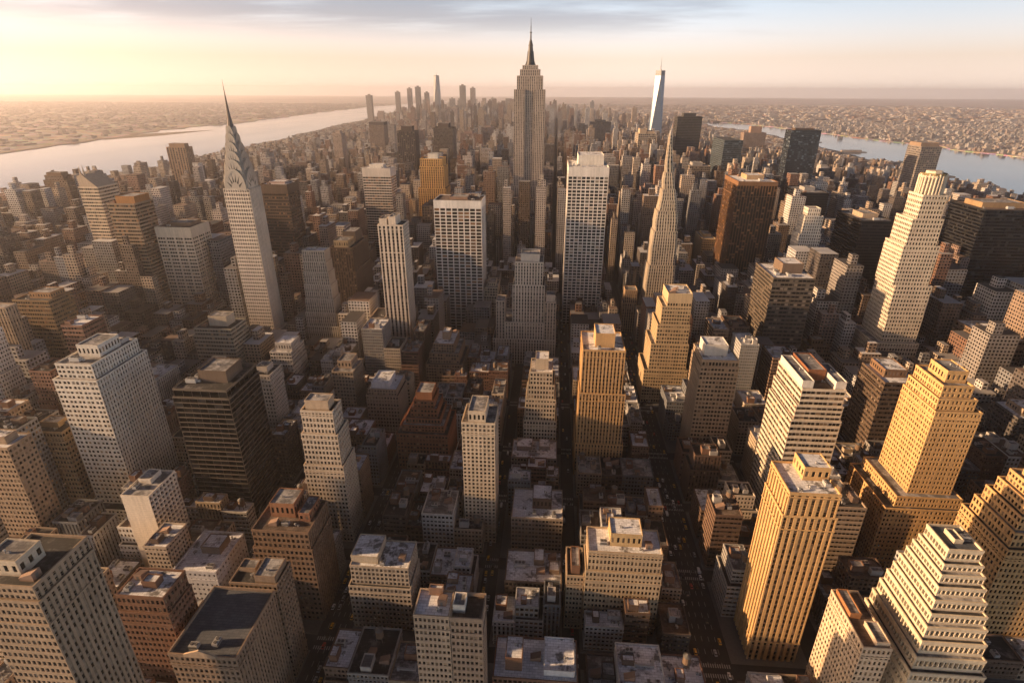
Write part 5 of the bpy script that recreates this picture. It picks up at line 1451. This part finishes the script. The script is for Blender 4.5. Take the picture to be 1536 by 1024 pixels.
zone('city_blocks', 330, 2500, lx, rx, 32.0, h_mid, skip=inblocks)
zone('city_blocks', 2510, 6900, lx, rx, 42.0, lambda X, Y: np.clip(nr.uniform(18, 45, len(X)) + nr.exponential(36, len(X)) * np.exp(-((X + 150) / 1100) ** 2) + nr.exponential(60, len(X)) * np.exp(-((X + 1100) / 600) ** 2 - ((Y - 6100) / 900) ** 2), 10, 230) * np.clip((1560 - X) / 700, .22, 1) * np.clip((X + 1950) / 400, .3, 1))
zone('city_blocks', 6950, 15000, lambda y: float(lerp_path(LN, y)) + 40, lambda y: 9000, 110.0, lambda X, Y: np.minimum(230, nr.uniform(12, 30, len(X)) + nr.exponential(60, len(X)) * np.exp(-((X + 900) / 900) ** 2 - ((Y - 7400) / 900) ** 2) * 1.6), dens=.8)
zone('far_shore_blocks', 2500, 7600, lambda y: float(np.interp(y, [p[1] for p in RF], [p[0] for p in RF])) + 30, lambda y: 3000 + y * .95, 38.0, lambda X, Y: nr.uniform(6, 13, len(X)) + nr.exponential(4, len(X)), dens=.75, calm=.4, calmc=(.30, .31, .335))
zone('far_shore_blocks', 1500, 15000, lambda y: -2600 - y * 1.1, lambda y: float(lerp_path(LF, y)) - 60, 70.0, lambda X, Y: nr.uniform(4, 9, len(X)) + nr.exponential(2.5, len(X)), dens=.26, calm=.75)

# ------------------------------------------------------------------ barges and piers on the blue river
for x, y, ln, lb in ((1742, 3080, 62, 'dark low barge moored on the blue river, the nearer to the ivory skyscraper'), (1765, 2950, 76, 'longer dark barge lying on the blue river off the right shore')):
    root = empty('barge', (x, y, -2.5), lb, 'barge')
    mb = MB()
    hl = lambda k, z: [(x - ln / 2 * k, y - 7 * k, z), (x + ln / 2 * k - 6, y - 7 * k, z), (x + ln / 2 * k, y, z), (x + ln / 2 * k - 6, y + 7 * k, z), (x - ln / 2 * k, y + 7 * k, z)]
    mb.loft([hl(.92, -2.6), hl(1, 1.5)]); mb.build('hull', M_DARKM, root, root.location)
    mb = MB(); mb.box(x - ln * .4, x - ln * .25, y - 4, y + 4, 1.52, 7); mb.build('deckhouse', M_STEEL, root, root.location)
    mb = MB(); mb.box(x - ln * .2, x + ln * .32, y - 5, y + 5, 1.52, 4); mb.build('cargo', plain("cargo_cover", (.12, .10, .085), .8), root, root.location)
for k, (y, ln) in enumerate(((2300, 110), (2560, 130), (3600, 140), (4300, 150))):
    xs = float(np.interp(y, [p[1] for p in RN], [p[0] for p in RN]))
    root = empty('pier', (xs + ln / 2, y, -2.5), ['nearest timber pier reaching into the blue river', 'second timber pier along the blue river shore', 'third timber pier, beyond the pointed headland of the blue river', 'farthest timber pier of the blue river shore'][k], 'pier')
    mb = MB(); mb.box(xs - 12, xs + ln, y - 14, y + 14, -2.6, .6); mb.build('deck', plain("pier_deck", (.17, .145, .125), .9), root, root.location)
    mb = MB(); mb.box(xs, xs + ln * .8, y - 9, y + 9, .62, 8)
    mb.add([[(xs, y - 9.3, 8), (xs + ln * .8, y - 9.3, 8), (xs + ln * .8, y, 11), (xs, y, 11)], [(xs + ln * .8, y + 9.3, 8), (xs, y + 9.3, 8), (xs, y, 11), (xs + ln * .8, y, 11)]], 1)
    mb.build('shed', [plain("shed_wall", (.30, .24, .2), .85), roof_mat('grey')], root, root.location)


# ------------------------------------------------------------------ traffic
def car_mesh(name, paint, ln=4.7, h=1.5, van=False):
    mb = MB()
    w = .93
    sec = lambda x, hw, z0, z1: None
    # body: a loft of rounded rectangles along the length
    prof = [(-ln / 2, .62, .45, .75), (-ln / 2 + .25, w, .3, .92), (-ln * .18, w, .25, .95), (ln * .2, w, .25, .92), (ln / 2 - .3, w * .96, .28, .82), (ln / 2, .66, .42, .7)]
    rings = [[(-hw, y, z0), (-hw * .98, y, z1 - .12), (-hw * .8, y, z1), (hw * .8, y, z1), (hw * .98, y, z1 - .12), (hw, y, z0)] for y, hw, z0, z1 in prof]
    for a, b in zip(rings, rings[1:]):
        mb.add([[a[i], b[i], b[i + 1], a[i + 1]] for i in range(5)])
    mb.add([[rings[0][0], rings[0][1], rings[0][4], rings[0][5]][::-1], [rings[0][1], rings[0][2], rings[0][3], rings[0][4]][::-1], [rings[-1][0], rings[-1][1], rings[-1][4], rings[-1][5]], [rings[-1][1], rings[-1][2], rings[-1][3], rings[-1][4]]])
    c0, c1, t0, t1 = (-ln * .4, ln * .24, -ln * .3, ln * .08) if not van else (-ln * .49, ln * .3, -ln * .48, ln * .18)
    top = h if not van else 2.1
    lo = [(-.82, c0, .93), (.82, c0, .93), (.82, c1, .91), (-.82, c1, .91)]
    hi = [(-.66, t0, top), (.66, t0, top), (.66, t1, top), (-.66, t1, top)]
    for i in range(4):
        mb.add([[lo[i], lo[(i + 1) % 4], hi[(i + 1) % 4], hi[i]]], 0 if van and i != 2 else 1)
    mb.add([hi], 0)
    for sx_ in (-.86, .86):
        for y in (-ln * .31, ln * .31):
            n = 8
            rg = lambda x: [(x, y + .33 * math.cos(2 * math.pi * i / n), .33 + .33 * math.sin(2 * math.pi * i / n)) for i in range(n)]
            a, b = rg(sx_ - .1), rg(sx_ + .1)
            mb.add([[a[i], a[(i + 1) % n], b[(i + 1) % n], b[i]] for i in range(n)], 2)
            mb.add([[a[0], a[i], a[i + 1], a[0]] for i in range(1, n - 1)] + [[b[0], b[i + 1], b[i], b[0]] for i in range(1, n - 1)], 2)
    m, t, p = principled(name + "_paint"); p.inputs['Base Color'].default_value = (*paint, 1); p.inputs['Roughness'].default_value = .3; p.inputs['Coat Weight'].default_value = .5
    return mb.mesh(name, [m, GLASS['dark'], plain("tyre_rubber", (.02, .02, .02), .9)])


CARS = [('taxi', 'yellow taxi cab', 'taxi', car_mesh('taxi', (.75, .42, .03)), 5), ('parked_car', 'white car', 'car', car_mesh('white_car', (.72, .72, .72)), 4), ('parked_car', 'black car', 'car', car_mesh('black_car', (.02, .02, .022)), 4),
        ('parked_car', 'silver car', 'car', car_mesh('silver_car', (.38, .39, .41)), 3), ('parked_car', 'red car', 'car', car_mesh('red_car', (.42, .03, .02)), 2), ('delivery_van', 'white delivery van', 'van', car_mesh('van', (.70, .70, .69), 6.2, 2.1, True), 2)]
pool = [c for c in CARS for _ in range(c[4])]
for xc, wd, where, n in ((106, 24, 'on the wide avenue right of centre', 150), (-132, 21, 'on the dark avenue left of centre', 95), (20, 11, 'in the straight street right of the cream ziggurat', 55), (-37, 11, 'in the narrow street beside the slim cream tower', 40)):
    lanes = [-wd * .36, -wd * .17, 0, wd * .17, wd * .36] if wd > 20 else [-wd * .27, wd * .1]
    taken = set()
    for _ in range(n):
        ln_ = rng.choice(lanes); slot = int(rng.uniform(0, 1) ** 1.3 * 92)
        if (ln_, slot) in taken:
            continue
        taken.add((ln_, slot))
        c = rng.choice(pool)
        o = bpy.data.objects.new(c[0], c[3]); col.objects.link(o)
        o.location = (xc + ln_ + rng.uniform(-.3, .3), 205 + slot * 7.4 + rng.uniform(0, 1.2), .012)
        o['label'] = f"{c[1]} {where}"; o['category'] = c[2]; o['group'] = f"{c[1]}s {where}"

# ------------------------------------------------------------------ the hazy evening air
mb = MB(); E_ = 35000.0
mb.box(-E_, E_, -2600, E_, -3.6, 470, 0, True, True)
hz = mb.build('haze', bpy.data.materials.new("evening_haze")); hz['kind'] = 'stuff'
hm = hz.data.materials[0]; hm.use_nodes = True
for nd in list(hm.node_tree.nodes):
    if nd.type != 'OUTPUT_MATERIAL':
        hm.node_tree.nodes.remove(nd)
out = next(nd for nd in hm.node_tree.nodes if nd.type == 'OUTPUT_MATERIAL')
pvn = hm.node_tree.nodes.new('ShaderNodeVolumePrincipled')
pvn.inputs['Color'].default_value = (1.0, .97, 1.0, 1); pvn.inputs['Density'].default_value = 5e-5; pvn.inputs['Anisotropy'].default_value = .56
hm.node_tree.links.new(pvn.outputs[0], out.inputs['Volume'])
